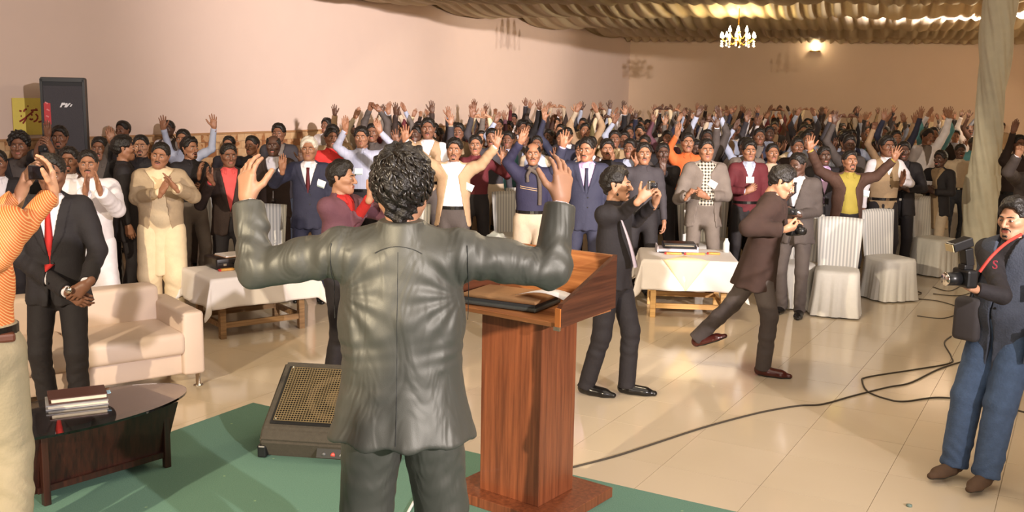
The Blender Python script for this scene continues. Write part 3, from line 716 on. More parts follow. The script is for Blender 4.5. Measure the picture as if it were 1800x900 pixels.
def text(s, loc, size, m, parent, rot=(PI / 2, 0, 0), ext=.002, shear=0, name='lettering'):
    cu = bpy.data.curves.new(name, 'FONT'); cu.body = s; cu.size = size; cu.extrude = ext; cu.shear = shear; cu.align_x = 'CENTER'; cu.align_y = 'CENTER'
    cu.materials.append(m); o_ = bpy.data.objects.new(name, cu); COL.objects.link(o_); bpy.context.view_layer.update(); me = bpy.data.meshes.new_from_object(o_.evaluated_get(bpy.context.evaluated_depsgraph_get())); bpy.data.objects.remove(o_); o = bpy.data.objects.new(name, me); COL.objects.link(o); o.parent = parent; o.location = loc; o.rotation_euler = rot; return o
LW = mat('logo_white', srgb(235, 235, 240), .5, noise=0)
for _q in (.655, .70, .735, .78, .83): boxo('label_mark', (-.18 + .01 * math.sin(_q * 90), -.040, hz * _q - .02), (.035, .002, .016), mat('pale_red', srgb(226, 130, 130), .5), pa, Euler((0, .5, 0)).to_matrix())
# angular logo mark
bm = bmesh.new()
for poly in ([(-.06, -.02), (-.035, .035), (.0, .035), (.012, .012), (-.03, .004), (-.042, -.02)], [(-.01, -.02), (.01, .03), (.03, .03), (.022, .008), (.045, .03), (.065, .03), (.02, -.02)], [(.05, -.012), (.068, .018), (.085, .018), (.066, -.012)]):
    f = bm.faces.new([bm.verts.new((x * 1.0, 0, z * 1.0)) for x, z in poly]); r2 = bmesh.ops.extrude_face_region(bm, geom=[f]); bmesh.ops.translate(bm, vec=(0, -.003, 0), verts=[v for v in r2['geom'] if isinstance(v, bmesh.types.BMVert)])
lg = bm_obj('logo_mark', bm, LW, pa); lg.location = (.02, -.036, hz * .80)
stn = cyl('stand_pole', (0, .2, -.62), (0, .2, 0), .03, .03, BLKPL, pa); boxo('stand_foot', (0, .2, -.60), (.5, .4, .03), BLKPL, pa)
# yellow poster with painted script
q1 = at_y(18, 172, 12.7); X_ = wallL
def wall_pt(px, py):
    d = ray(px, py); # intersect the left wall
    t = (3.38 - 30 * .571) / (d.x - .571 * d.y); return Vector((d.x * t, d.y * t, CAMZ + d.z * t))
pa0 = wall_pt(18, 172); pa1 = wall_pt(95, 172); pz0 = wall_pt(18, 238).z
L_ = (pa1 - pa0).length; pyaw = math.atan2(pa1.y - pa0.y, pa1.x - pa0.x)
po = empty('poster', (pa0.x + .868 * .03, pa0.y - .496 * .03, pz0), pyaw, 'yellow wall poster with red brush lettering left of the loudspeaker', 'poster')
PH = pa0.z - pz0
boxo('poster_sheet', (L_ / 2, 0, PH / 2), (L_, .006, PH), mat('yellow_paper', srgb(240, 220, 110), .7, noise=.05), po)
INK = mat('red_ink', srgb(150, 52, 40), .6, noise=0)
def pl_(x, y):
    p = wall_pt(10 + x / 7.2, 125 + y / 7.2) - Vector((po.location.x, po.location.y, pz0)); return (p.x * math.cos(pyaw) + p.y * math.sin(pyaw), -.006, p.z)
for st_ in ([(152, 640), (215, 600), (250, 572), (330, 508)], [(195, 664), (222, 625), (240, 590)], [(205, 515), (222, 488), (245, 480)], [(150, 498), (178, 508)], [(252, 442), (266, 444)], [(295, 498), (340, 492), (382, 492), (352, 476)],
            [(358, 540), (386, 578), (368, 622), (330, 640)], [(280, 600), (300, 612), (325, 606)], [(392, 642), (436, 632), (480, 596)], [(168, 566), (182, 570)], [(300, 560), (318, 548)]):
    t_ = tube('brush_stroke', [pl_(p.x, p.y) for p in spline([(u, v, 0) for u, v in st_], 5)], .013, INK, po, 6); t_.scale = (1, .4, 1)

# ------------------------------------------------------------ cables on the floor
CAB = mat('cable_rubber', srgb(70, 62, 52), .6)
def cable(pts, lab, r=.0065, m=CAB, z=None):
    P = [at_z(x, y, 0 if z is None else z) + Vector((0, 0, r)) for x, y in pts]
    o = tube('floor_cable', spline(P, 10), r, m, None, 8); tag(o, lab, 'cable', 'cables on the tiled floor')
cable([(1006, 823), (1080, 804), (1145, 783), (1240, 752), (1330, 728), (1400, 715), (1445, 712), (1500, 697), (1560, 682), (1600, 674), (1650, 650), (1700, 634)], 'long grey cable running from the lectern across the floor')
cable([(1672, 592), (1660, 604), (1672, 628), (1668, 640), (1600, 652), (1525, 664), (1516, 672), (1526, 690), (1560, 703), (1590, 707), (1650, 700), (1720, 708), (1810, 728)], 'looped grey cable ending beside the denim vest photographer')
cable([(1585, 520), (1600, 512), (1620, 516), (1600, 524), (1650, 530), (1690, 545), (1660, 560), (1612, 556)], 'tangled thin cable on the floor in the aisle', .005)
cable([(1640, 505), (1670, 512), (1700, 498), (1720, 505), (1690, 520), (1640, 517)], 'tangled thin cable on the floor near the column', .005)
cb2 = tube('white_cable', spline([at_z(745, 860, SZ) + Vector((0, 0, .006)), at_z(730, 880, SZ) + Vector((0, 0, .006)), at_z(716, 905, SZ) + Vector((0, 0, .006))], 6), .007, WHITE); tag(cb2, 'white cable on the carpet between the legs of the speaker', 'cable')
cap_ = lathe('floor_stud', [(0, 0), (.016, 0), (.016, .01), (0, .014)], mat('stud', srgb(120, 140, 130), .3), None, 12); cap_.location = at_z(1598, 890, 0); tag(cap_, 'small round bottle cap lying on the floor, lower right', 'cap')
# ------------------------------------------------------------ heads, hair, hands, shoes (local meshes)
_cache = {}
def head_mesh(h, jaw=1.0, mouth=0.0, fat=0.0, nose=1.0):
    key = ('head', h, jaw, mouth, fat, nose)
    if key in _cache: return _cache[key]
    f = fat
    P = [C((0, .012, .032), (0, .03, .034), .084, .082, fl=[((1, 0, 0), .93)]),
         C((0, -.025, -.02), (0, -.036, -.055), .066 + f, .052 + f, k=.03),
         C((0, -.074, -.092), (0, -.074, -.094), .02 + f * .5, k=.03)]
    for s in (-1, 1):
        P += [C((s * .054, .002, -.045), (s * .022 * jaw, -.06, -.092), .02 + f, .018 + f, k=.03),
              C((s * .04, -.066, -.016), (s * .05, -.045, -.012), .02 + f, k=.02),
              C((s * .008, -.089, .021), (s * .04, -.074, .024), .0105, .009, k=.012),
              C((s * .033, -.106, .004), (s * .03, -.106, .004), .018, k=.014, sub=True),
              C((s * .031, -.0775, .003), (s * .031, -.0775, .003), .0125, k=.003),
              C((s * .079, .012, .012), (s * .074, .008, -.028), .017, .009, k=.006, fl=[((.9 * s, -.43, 0), .4)]),
              C((s * .0115, -.098, -.031), (s * .0115, -.094, -.031), .0085, k=.006)]
    P += [C((0, -.09, .016), (0, -.113 * (1 + .03 * (nose - 1)), -.026), .0075, .0115 * nose, k=.008),
          C((-.016, -.09, -.0545), (.016, -.09, -.0545), .0075, k=.006), C((-.014, -.089, -.066 - mouth * .6), (.014, -.089, -.066 - mouth * .6), .0085, k=.006),
          C((-.02, -.098, -.0603 - mouth * .3), (.02, -.098, -.0603 - mouth * .3), .003 + mouth * .5, k=.003, sub=True),
          C((0, .018, -.06), (0, .022, -.125), .052, .052, k=.03)]
    V, Q = sdf(P, h)
    c = V[Q].mean(1); mi = np.zeros(len(Q), np.int32)
    dx = np.abs(c[:, 0])
    lip = ((c[:, 0] / .022) ** 2 + ((c[:, 2] + .0605 + mouth * .3) / (.009 + mouth * .5)) ** 2 < 1) & (c[:, 1] < -.075)
    mi[lip] = 1
    eye = (((dx - .031) / (.0125 + h * .1)) ** 2 + ((c[:, 2] - .003) / (.0055 + h * .12)) ** 2 < 1) & (c[:, 1] < -.07)
    mi[eye] = 2
    if mouth > 0:
        mo = ((c[:, 0] / .018) ** 2 + ((c[:, 2] + .0605 + mouth * .3) / (mouth * .5 + .001)) ** 2 < 1) & (c[:, 1] < -.07)
        mi[mo] = 2
    _cache[key] = (V, Q, mi); return _cache[key]
def wav(F, X, Y, Z, a, f):
    return F + a * (np.sin(X * f + np.sin(Z * f * .7) * 1.5) * .5 + np.sin(Y * f * 1.1 + Z * f * .6 + np.sin(X * f * .8)) * .5 + np.sin(Z * f * 1.7 - X * f * .9) * .4)
def hair_mesh(style, h):
    key = ('hair', style, h)
    if key in _cache: return _cache[key]
    g = {'short': .006, 'side': .012, 'curly': .02, 'bald': .004, 'full': .016, 'cap': .006}[style]
    top = .036 + g * .6
    P = [C((0, .014, top), (0, .034, .032), .086 + g, .085 + g * .8, fl=[((1, 0, 0), .94)])]
    if style != 'bald': P.append(C((.02, -.028, .088), (-.02, -.012, .085), .028 + g, k=.03))
    P.append(C((0, .06, -.02), (0, .06, -.045), .05 + g * .5, .038 + g * .3, k=.03, fl=[((0, 1, 0), .7)]))
    # carve the face
    P += [C((0, -.125, -.03), (0, -.112, .010), .092, .084, k=.006, sub=True)]
    for s in (-1, 1): P += [C((s * .085, -.025, -.05), (s * .09, -.04, -.005), .045, .03, k=.008, sub=True),
                            C((s * .095, .01, -.045), (s * .095, .012, 0), .026, .024, k=.004, sub=True)]
    P += [C((0, -.02, -.12), (0, -.01, -.07), .09, .07, k=.01, sub=True)]
    if style == 'curly': P.append(C((0, .062, -.06), (0, .058, -.10), .046, .036, k=.02, fl=[((0, 1, 0), .7)]))
    if style == 'bald': P += [C((0, -.04, .14), (0, .035, .13), .085, .07, k=.01, sub=True)]
    amp, fr = {'short': (.0026, 170), 'side': (.0038, 95), 'curly': (.008, 120), 'bald': (.001, 120), 'full': (.005, 80), 'cap': (0.0003, 60)}[style]
    V, Q = sdf(P, h, lambda F, X, Y, Z: wav(F, X, Y, Z, amp, fr))
    _cache[key] = (V, Q); return _cache[key]
def face_hair(kind, h=.005):
    """eyebrows and moustache / beard"""
    key = ('fh', kind, h)
    if key in _cache: return _cache[key]
    P = []
    for s in (-1, 1): P += [C((s * .014, -.0985, .0245), (s * .033, -.0935, .0285), .0042, .0042, k=.003), C((s * .033, -.0935, .0285), (s * .048, -.079, .0235), .0042, .0025, k=.003)]
    if kind in ('moustache', 'goatee', 'beard'):
        for s in (-1, 1): P += [C((s * .003, -.0985, -.0455), (s * .019, -.093, -.0485), .0050, .0044, k=.004), C((s * .019, -.093, -.0485), (s * .027, -.0845, -.056), .0044, .0025, k=.004)]
    if kind in ('goatee', 'beard'):
        P += [C((-.008, -.088, -.090), (.008, -.088, -.090), .011, k=.006)]
        for s in (-1, 1): P += [C((s * .027, -.083, -.06), (s * .022, -.082, -.088), .0035, .006, k=.006)]
    if kind == 'beard':
        for s in (-1, 1): P += [C((s * .02, -.075, -.092), (s * .055, -.02, -.066), .011, .011, k=.01), C((s * .057, -.02, -.06), (s * .068, -.006, -.02), .010, .006, k=.01)]
    _cache[key] = sdf(P, h); return _cache[key]
def hand_mesh(kind, h):
    key = ('hand', kind, h)
    if key in _cache: return _cache[key]
    # (spread, curl per joint, thumb: out, forward)
    sp, cu, th = {'open': (.16, (.08, .12, .1), (.9, .25)), 'flat': (.02, (.05, .08, .08), (.25, .2)), 'relax': (.05, (.35, .5, .4), (.4, .5)),
                  'fist': (.0, (1.35, 1.6, 1.1), (.1, 1.1)), 'hold': (.06, (.75, .8, .5), (.45, 1.0)), 'cup': (.12, (.3, .35, .3), (.95, .6))}[kind]
    P = [C((0, 0, -.035), (0, 0, .012), .027, .029, k=.012, fl=[((0, 1, 0), .75)])]
    kn = [(.030, .086, .070, .0088), (.0105, .092, .080, .0090), (-.009, .089, .074, .0086), (-.028, .080, .058, .0076)]
    for i, (x, z, L, r) in enumerate(kn):
        P.append(C((x * .5, 0, .012), (x, 0, z - .006), .017, .0125, k=.016))
        a = sp * (1.3 - i) * 1.0; d = np.array([math.sin(a), 0, math.cos(a)]); p = np.array([x, 0, z - .004]); ang = 0
        for j, fr in enumerate((.46, .3, .24)):
            ang += cu[j] * (1 + .12 * i)
            dd = np.array([d[0] * math.cos(ang), -math.sin(ang), d[2] * math.cos(ang)])
            q = p + dd * L * fr
            P.append(C(p, q, r * (1 - .08 * j), r * (.92 - .1 * j), k=.004)); p = q
    P.append(C((.014, -.008, .028), (.014, -.01, .055), .018, .014, k=.016))
    o, fw = th
    a0 = np.array([.022, -.006, .026]); d1 = np.array([math.sin(o) * math.cos(fw), -math.sin(fw) * .8, math.cos(o)]); d1 /= np.linalg.norm(d1)
    d2 = np.array([math.sin(o * .7) * math.cos(fw * 1.1), -math.sin(fw * 1.1) * .8, math.cos(o * .7) + .2]); d2 /= np.linalg.norm(d2)
    p1 = a0 + d1 * .044; p2 = p1 + d2 * .03; p3 = p2 + d2 * .024
    P += [C(a0, p1, .0145, .0115, k=.014), C(p1, p2, .0112, .0102, k=.004), C(p2, p3, .0102, .0085, k=.004)]
    V, Q = sdf(P, h, pad=.012); _cache[key] = (V, Q); return _cache[key]
def shoe_arr(h=.008):
    key = ('shoe', h)
    if key in _cache: return _cache[key]
    P = [C((0, .05, .045), (0, .01, .05), .042, .044, fl=[((1, 0, 0), .85)]), C((0, -.02, .035), (0, -.12, .028), .05, .046, fl=[((0, 0, 1), .85)], k=.03),
         C((0, -.12, .022), (0, -.19, .02), .042, .026, fl=[((0, 0, 1), .8)], k=.02), C((0, .045, .05), (0, .03, .09), .036, .036, k=.02)]
    def post(F, X, Y, Z):
        F = np.maximum(F, -Z + 0 * F)
        return F
    V, Q = sdf(P, h, post); V[:, 2] = np.maximum(V[:, 2], 0)
    c = V[Q].mean(1); mi = (c[:, 2] < .014).astype(np.int32)
    _cache[key] = (V, Q, mi); return _cache[key]
def button_me():
    if 'btn' not in _cache:
        bm = bmesh.new(); bmesh.ops.create_cone(bm, cap_ends=True, segments=10, radius1=.008, radius2=.007, depth=.004, matrix=Matrix.Rotation(PI / 2, 4, 'X'))
        me = bpy.data.meshes.new('button'); bm.to_mesh(me); bm.free(); me.materials.append(BLKPL); _cache['btn'] = me
    return _cache['btn']
def eye_me():
    if 'eye' in _cache: return _cache['eye']
    V = []; F = []; mi = []; n = 10
    rings = [(0, 1), (.25, .97), (.48, .877), (.8, .6), (1, 0)]
    for (s, c) in rings:
        for k in range(n):
            a = 2 * PI * k / n; V.append((s * math.cos(a) * .0128, -c * .0128, s * math.sin(a) * .0128))
    for i in range(len(rings) - 1):
        for k in range(n):
            l = (k + 1) % n; F.append((i * n + k, i * n + l, (i + 1) * n + l, (i + 1) * n + k)); mi.append(0 if i < 2 else 1)
    _cache['eye'] = np_mesh('eye', V, F, [EYED, EYEW], mi); return _cache['eye']

# ------------------------------------------------------------ person
PPOS = []
def ik(S, T, l1, l2, pole):
    S = Vector(S); T = Vector(T); d = T - S; L = d.length
    if L > (l1 + l2) * .995: d = d * ((l1 + l2) * .995 / L); L = d.length; T = S + d
    if L < abs(l1 - l2) + .03: L = abs(l1 - l2) + .03
    a = (l1 * l1 - l2 * l2 + L * L) / (2 * L); hh = math.sqrt(max(l1 * l1 - a * a, 0))
    u = d.normalized(); p = Vector(pole); p = (p - u * p.dot(u))
    if p.length < 1e-4: p = Vector((0, 1, 0))
    return S + u * a + p.normalized() * hh, T
def arr(v): return np.array(v, float)
ARM = {  # wrist target, pole, finger direction, palm normal, hand kind (for side s, x is outward)
 'down': ((.25, -.02, .87), (.5, 1, 0), (.05, -.12, -1), (-1, -.1, 0), 'relax'),
 'up': ((.26, -.12, 1.90), (1, .2, -.3), (.05, -.05, 1), (0, -1, 0), 'open'),
 'upin': ((.16, -.10, 1.90), (1, 0, 0), (-.35, -.1, 1), (-.5, -.8, 0), 'flat'),
 'upwide': ((.46, -.12, 1.78), (.6, .1, -1), (.3, -.1, 1), (0, -1, .1), 'open'),
 'half': ((.34, -.24, 1.45), (.5, .4, -1), (.1, -.25, 1), (-.1, -1, 0), 'open'),
 'fist': ((.28, -.08, 1.88), (1, 0, -.4), (-.1, -.1, 1), (0, -1, 0), 'fist'),
 'clap': ((.045, -.34, 1.22), (1, .2, -.7), (-.02, -.5, .9), (-1, -.05, -.02), 'flat'),
 'chest': ((.06, -.24, 1.14), (1, .3, -.6), (-.8, -.2, .5), (-.3, .9, 0), 'relax'),
 'front': ((.05, -.20, .90), (1, .5, 0), (-.75, -.15, -.7), (-.2, .9, -.2), 'relax'),
 'cam': ((.07, -.36, 1.50), (.8, .2, -1), (-.35, -.3, .9), (-.9, -.4, 0), 'cup'),
 'arch': ((.10, -.06, 1.96), (1, 0, .2), (-.9, -.1, .4), (0, -.2, -1), 'fist'),
}
def person(loc, yaw=0, scale=1.0, lean=(0, 0, 0), head=(0, 0, 0), L='down', Rr='down', feet=None, skin=0, hair='short', hairm=None, fh='moustache',
           top=None, over=None, legs=None, shoe=None, lod=1, mouth=0, fat=0, belly=0, hip=(0, 0, 0), label=None, group=None, eyes=True, tie=None, badge=None, coarse_legs=True, name='person', shw=.172):
    """top/over/legs: dict(mat, off, hem, flare, vee, baggy, sleeve)"""
    hh = {0: .0040, 1: .0056, 2: .0095}[lod]; gh = {0: .0065, 1: .0125, 2: .019}[lod]; ph = R.random() * 6
    root = empty(name, loc, yaw, label, 'person', group, scale); PPOS.append((loc[0], loc[1]))
    WM = Matrix.Translation(loc) @ Matrix.Rotation(yaw, 4, 'Z') @ Matrix.Scale(scale, 4)
    WI = WM.inverted(); WR = WM.to_3x3().inverted()
    Pv = Vector((0, 0, .93)) + Vector(hip)
    TR = Euler(lean, 'XYZ').to_matrix()
    def T(p): return np.array(Pv + TR @ (Vector(p) - Vector((0, 0, .93))))
    def TD(v): return np.array(TR @ Vector(v))
    def res(p, tz=True):
        if isinstance(p[0], str): return WI @ at_y(*p[1:])
        return Vector(T(p))
    J = {}
    for s, a in ((-1, L), (1, Rr)):
        if isinstance(a, str):
            w_, po, f, n, kind = ARM[a]
            j = R.uniform(-.03, .03) if lod == 2 else 0
            w_ = (w_[0] * s + j, w_[1], w_[2] + j); po = (po[0] * s, po[1], po[2]); f = (f[0] * s, f[1], f[2]); n = (n[0] * s, n[1], n[2])
            S = Vector(T((s * shw, .01, 1.395 + (.03 if w_[2] > 1.6 else 0)))); W = Vector(T(w_))
            E, W = ik(S, W, .285, .25, TR @ Vector(po))
        else:
            w_ = res(a['w']); f = a.get('f', (0, 0, 1)); n = a.get('n', (0, -1, 0)); kind = a.get('h', 'open')
            S = Vector(T((s * shw, .01, 1.395 + (.03 if (w_.z > 1.6) else 0))))
            if 'e' in a: E = res(a['e']); W = w_; S = Vector(T((s * shw, .01, 1.40)))
            else: E, W = ik(S, w_, .285, .25, a.get('pole', (s, .3, -.6)))
        fz = Vector(f).normalized(); ny = -(Vector(n) - fz * Vector(n).dot(fz)).normalized(); nx = ny.cross(fz)
        HMx = Matrix((nx, ny, fz)).transposed().to_4x4(); HMx.translation = W
        J[s] = dict(S=arr(S), E=arr(E), W=arr(W), HM=HMx, kind=kind)
    feet = feet or {}
    for s in (-1, 1):
        fx = feet.get(s, (s * .105, 0.02 if s < 0 else -.03, 0, s * .2, 0))
        H = Vector((s * .088, 0, .90)) + Vector(hip); fr = Euler((fx[4] if len(fx) > 4 else 0, 0, fx[3])).to_matrix()
        A = Vector(fx[:3]) + fr @ Vector((0, .02, .085))
        K, A = ik(H, A, .42, .41, fr @ Vector((s * .1, -1, 0)))
        J[s].update(H=arr(H), K=arr(K), A=arr(A), FM=Matrix.Translation(Vector(A) - fr @ Vector((0, .02, .085))) @ fr.to_4x4())
    yx = tuple(TD((0, 1, 0)))
    up = TD((0, 0, 1))
    # ---- skin body
    def arms(o, cuff, wr=0, k=.02, w=1.0):
        out = []
        for s in (-1, 1):
            j = J[s]; S, E, W = j['S'], j['E'], j['W']; d = W - E; e = E + d * cuff; dn = d / np.linalg.norm(d)
            m = S + (E - S) * .45
            out += [C(S, m, .055 * w + o, .051 * w + o, k=.05, wr=wr, ph=ph + s), C(m, E, .051 * w + o, .042 * w + o, k=.02, wr=wr * 1.2, ph=ph + s * 2),
                    C(E, e, .042 * w + o, (.033 if cuff > .9 else .036) * w + o, k=.02, clip=(e, dn), wr=wr * 1.2, ph=ph + s * 3)]
        return out
    def torso(o, hem=.8, flare=0, bel=0, wr=0, clipup=None):
        ch = (T((0, 0, hem)), -up)
        kw = dict(clip=ch, wr=wr, ph=ph)
        out = [C(T((0, .006, 1.17)), T((0, .0, 1.32)), .150 + o + fat, .158 + o + fat * .6, k=.05, fl=[(yx, .66)], **kw),
               C(T((0, .004, .98)), T((0, .004, 1.17)), .140 + o + fat, .147 + o + fat, k=.05, fl=[(yx, .70)], **kw),
               C(T((0, .012, min(hem, .88))), T((0, .006, 1.0)), .150 + o + flare + fat * .5, .140 + o + fat, k=.04, fl=[(yx, .74)], **kw),
               C(T((-.125, .012, 1.385)), T((.125, .012, 1.385)), .052 + o, k=.05, wr=wr, ph=ph), C(T((0, .02, 1.40)), T((0, .014, 1.455)), .074 + o * .6, .056 + o * .4, k=.04)]
        if bel: out.append(C(T((0, -.035, 1.06)), T((0, -.03, 1.12)), .10 + bel + o, .10 + o, k=.06, **kw))
        return out
    P = torso(-.014, .93) + arms(-.008 if True else 0, 1.0, k=.02, w=.92)
    P += [C(T((0, .016, 1.40)), T((0, .008, 1.53)), .055, .052, k=.03)]
    if coarse_legs:
        for s in (-1, 1):
            j = J[s]; P += [C(j['H'], j['K'], .078, .052, k=.02), C(j['K'], j['A'], .050, .036, k=.02)]
    V, Q = sdf(P, .016 if lod < 2 else .024)
    Vs = [V]; Qs = [Q]; Ms = [np.zeros(len(Q), np.int32)]; off = len(V)
    def addp(V, Q, mi=None, flip=False):
        nonlocal off
        Vs.append(V); Qs.append((Q[:, ::-1] if flip else Q) + off); Ms.append(np.zeros(len(Q), np.int32) if mi is None else mi); off += len(V)
    HV, HQ, HMI = head_mesh(hh, mouth=mouth, fat=fat * .12, nose=1 + (ph - 3) * .04)
    hp = Vector(T((0, .012, 1.525)))
    hyaw, hpit, hrol = head
    HR = (TR.to_quaternion().slerp(Matrix.Identity(3).to_quaternion(), .6)).to_matrix() @ Euler((hpit, hrol, hyaw), 'XYZ').to_matrix()
    HMt = Matrix.Translation(hp) @ HR.to_4x4() @ Matrix.Translation((0, -.015, .082))
    addp(xf(HMt, HV), HQ, HMI)
    for s in (-1, 1):
        hv, hq = hand_mesh(J[s]['kind'], hh * .8 if lod < 2 else .007)
        if s > 0: hv = hv * np.array([-1, 1, 1])
        addp(xf(J[s]['HM'], hv), hq, flip=(s > 0))
    body = link('body', np_mesh('body', np.concatenate(Vs), np.concatenate(Qs), [SKINS[skin], LIPM, EYED], np.concatenate(Ms)), root)
    out = dict(root=root, body=body, T=T, J=J, HM=HMt, TR=TR, WI=WI)
    # ---- hair
    if hair:
        hv, hq = hair_mesh(hair, {0: .0042, 1: .0065, 2: .011}[lod])
        out['hair'] = link('hair', np_mesh('hair', xf(HMt, hv), hq, hairm or HAIRM), root)
    if fh:
        fv, fq = face_hair(fh, .0035 if lod < 2 else .006)
        out['fh'] = link({'brows': 'eyebrows'}.get(fh, 'facial_hair'), np_mesh('facial_hair', xf(HMt, fv), fq, hairm if (hairm and fh != 'brows') else HAIRM), root)
    if eyes and lod < 2:
        for s in (-1, 1):
            e = link('eye', eye_me(), root)
            e.matrix_basis = HMt @ Matrix.Translation((s * .031, -.0782, .003)) @ Matrix.Diagonal((1, 1, .5, 1))
    # ---- garments
    TIM = Matrix.Translation(Pv) @ TR.to_4x4() @ Matrix.Translation((0, 0, -.93)); TIM = TIM.inverted()
    def tloc(X, Y, Z):
        m = TIM
        return (m[0][0] * X + m[0][1] * Y + m[0][2] * Z + m[0][3], m[1][0] * X + m[1][1] * Y + m[1][2] * Z + m[1][3], m[2][0] * X + m[2][1] * Y + m[2][2] * Z + m[2][3])
    def garment(g, nm, base):
        o = g.get('off', base); hem = g.get('hem', .80); vee = g.get('vee')
        P = torso(o, hem, g.get('flare', 0), g.get('bel', belly), g.get('wr', .003))
        if hem < .86:
            P.append(C(T((0, .012, hem)), T((0, .006, .97)), .176 + o + g.get('flare', 0), .150 + o, k=.04, fl=[(yx, .76)], clip=(T((0, 0, hem)), -up), wr=.003, ph=ph))
        if g.get('sleeve', .97): P += arms(o * .8 + g.get('armo', 0), g.get('sleeve', .97), g.get('armwr', g.get('wr', .003) * 1.3))
        if g.get('extra'): P += g['extra'](T, up)
        if g.get('collar'): P.append(C(T((0, .02, 1.43)), T((0, .006, 1.49 if g['collar'] == 1 else 1.475)), .066, .061, k=.012, clip=(T((0, .006, 1.485)), up)))
        ex = g.get('post')
        def post(F, X, Y, Z):
            x, y, z = tloc(X, Y, Z)
            if hem < .9: F = F + .006 * np.clip((1.0 - z) * 4, 0, 1) * np.sin(np.arctan2(y, x) * 9 + ph)
            F = np.maximum(F, .051 - np.sqrt(x * x + (y - .012) ** 2) - np.clip(1.43 - z, 0, 1) * 3 ) if g.get('neckhole', True) else F
            if vee:
                zb, wt, wb = vee  # button height, half width at the collar, half width at the hem
                hw = np.where(z > zb, (z - zb) * wt / (1.42 - zb), (zb - z) * wb / max(zb - hem, .05) if wb >= 0 else -.1)
                if wb > .0: hw = hw + g.get('gap', 0)
                if g.get('lapel', .0):
                    ed = np.abs(x) - hw; lw = np.clip((z - zb) * .35, 0, .055)
                    F = F - np.where((ed > -.01) & (ed < lw) & (y < .03) & (z < 1.46), g['lapel'], 0)
                D = np.maximum(np.abs(x) - np.maximum(hw, -.1), y + .01)
                F = np.maximum(F, -D * .8 + 0 * F)
            if ex: F = ex(F, x, y, z)
            return F
        V, Q = sdf(P, gh * g.get('res', 1), post)
        return link(nm, np_mesh(nm, V, Q, g['mat']), root), V
    if top: out['top'], out['topV'] = garment(top, top.get('name', 'shirt'), .004)
    if over: out['over'], out['overV'] = garment(over, over.get('name', 'jacket'), .02)
    if legs:
        o = legs.get('off', .012); bg = legs.get('baggy', 0); cl = (T((0, 0, 1.01)), up); up2 = legs.get('cuff', .0)
        P = [C(T((0, .012, .90)), T((0, .006, 1.0)), .152 + o, .142 + o + fat, k=.03, fl=[(yx, .74)], clip=cl), C(T((0, .004, .98)), T((0, .004, 1.1)), .141 + o + fat, .146 + o + fat, k=.03, fl=[(yx, .71)], clip=cl)]
        if belly: P.append(C(T((0, -.035, 1.06)), T((0, -.03, 1.12)), .10 + belly + o, .10 + o, k=.06, clip=cl))
        for s in (-1, 1):
            j = J[s]; dn = (j['A'] - j['K']); dn /= np.linalg.norm(dn); e = j['A'] + dn * .035
            P += [C(j['H'], j['K'], .080 + o + bg, .058 + o + bg, k=.016, wr=.003, ph=ph), C(j['K'], e, .056 + o + bg, .05 + o + bg * .6, k=.02, clip=(e - dn * up2, dn), wr=.006, ph=ph + s)]
        V, Q = sdf(P, gh * 1.1); out['legs'] = link('trousers', np_mesh('trousers', V, Q, legs['mat']), root)
    sv, sq, smi = shoe_arr(.007 if lod < 2 else .014)
    sm = shoe or BLACKSHOE
    key = ('shoeme', sm.name, lod < 2)
    if key not in _cache: _cache[key] = np_mesh('shoe', sv, sq, [sm, BLKPL], smi)
    for s in (-1, 1):
        e = link('shoe', _cache[key], root); e.matrix_basis = J[s]['FM']
    if top and lod < 2 and top.get('collar'):
        V = []; F = []; n = 26
        for i in range(n + 1):
            a = math.radians(-90 + 22 + (316 * i / n)); fr = abs(i / n - .5) * 2; tip = max(0, fr - .62) / .38
            for (r_, z_) in ((.0575, 1.478 - .012 * tip), (.062, 1.490 - .022 * tip), (.071 + .010 * tip, 1.466 - .030 * tip), (.079 + .016 * tip, 1.452 - .034 * tip)):
                V.append(T((r_ * math.cos(a), .010 + r_ * math.sin(a) - .012 * tip, z_)))
        for i in range(n):
            for k in range(3): F.append((i * 4 + k, i * 4 + 4 + k, i * 4 + 5 + k, i * 4 + 1 + k))
        co = link('collar', np_mesh('collar', V, F, top['mat']), out['top']); co.modifiers.new('t', 'SOLIDIFY').thickness = .003
    if legs and lod < 2 and not belly and top and top.get('hem', 0) >= .9:
        pts = []
        for i in range(33):
            a = 2 * PI * i / 32; rx = .152 + legs.get('off', .012) + fat; pts.append(T((rx * math.cos(a), .004 + rx * .72 * math.sin(a), .995)))
        V = []; F = []
        for i, p in enumerate(pts):
            c_ = np.array(T((0, .004, .995))); d_ = (p - c_); d_ /= np.linalg.norm(d_)
            for (rr_, zz_) in ((-.006, -.017), (.003, -.017), (.003, .017), (-.006, .017)): V.append(p + d_ * rr_ + up * zz_)
        for i in range(32):
            for k in range(4): F.append((i * 4 + k, i * 4 + 4 + k, i * 4 + 4 + (k + 1) % 4, i * 4 + (k + 1) % 4))
        be = link('belt', np_mesh('belt', V, F, BLACKSHOE, smooth=False), root)
        pf = T((0, .004 - rx * .72 - .004, .995)); boxo('buckle', tuple(pf), (.04, .005, .03), CHROME, be)
    if over and lod < 2 and over.get('vee') and over['vee'][1] > 0 and over['vee'][2] < .05:
        for q in range(2):
            zb = over['vee'][0] - .015 - .10 * q; xx = .02 + max(over['vee'][2], 0) * (.015 + .1 * q) / .3
            pb = T((xx, 0, zb)); yb = out['overV']; m = (np.abs(yb[:, 0] - pb[0]) < .02) & (np.abs(yb[:, 2] - pb[2]) < .02)
            if m.any():
                bt = link('button', button_me(), out['over']); bt.location = (pb[0], yb[m, 1].min() - .001, pb[2])
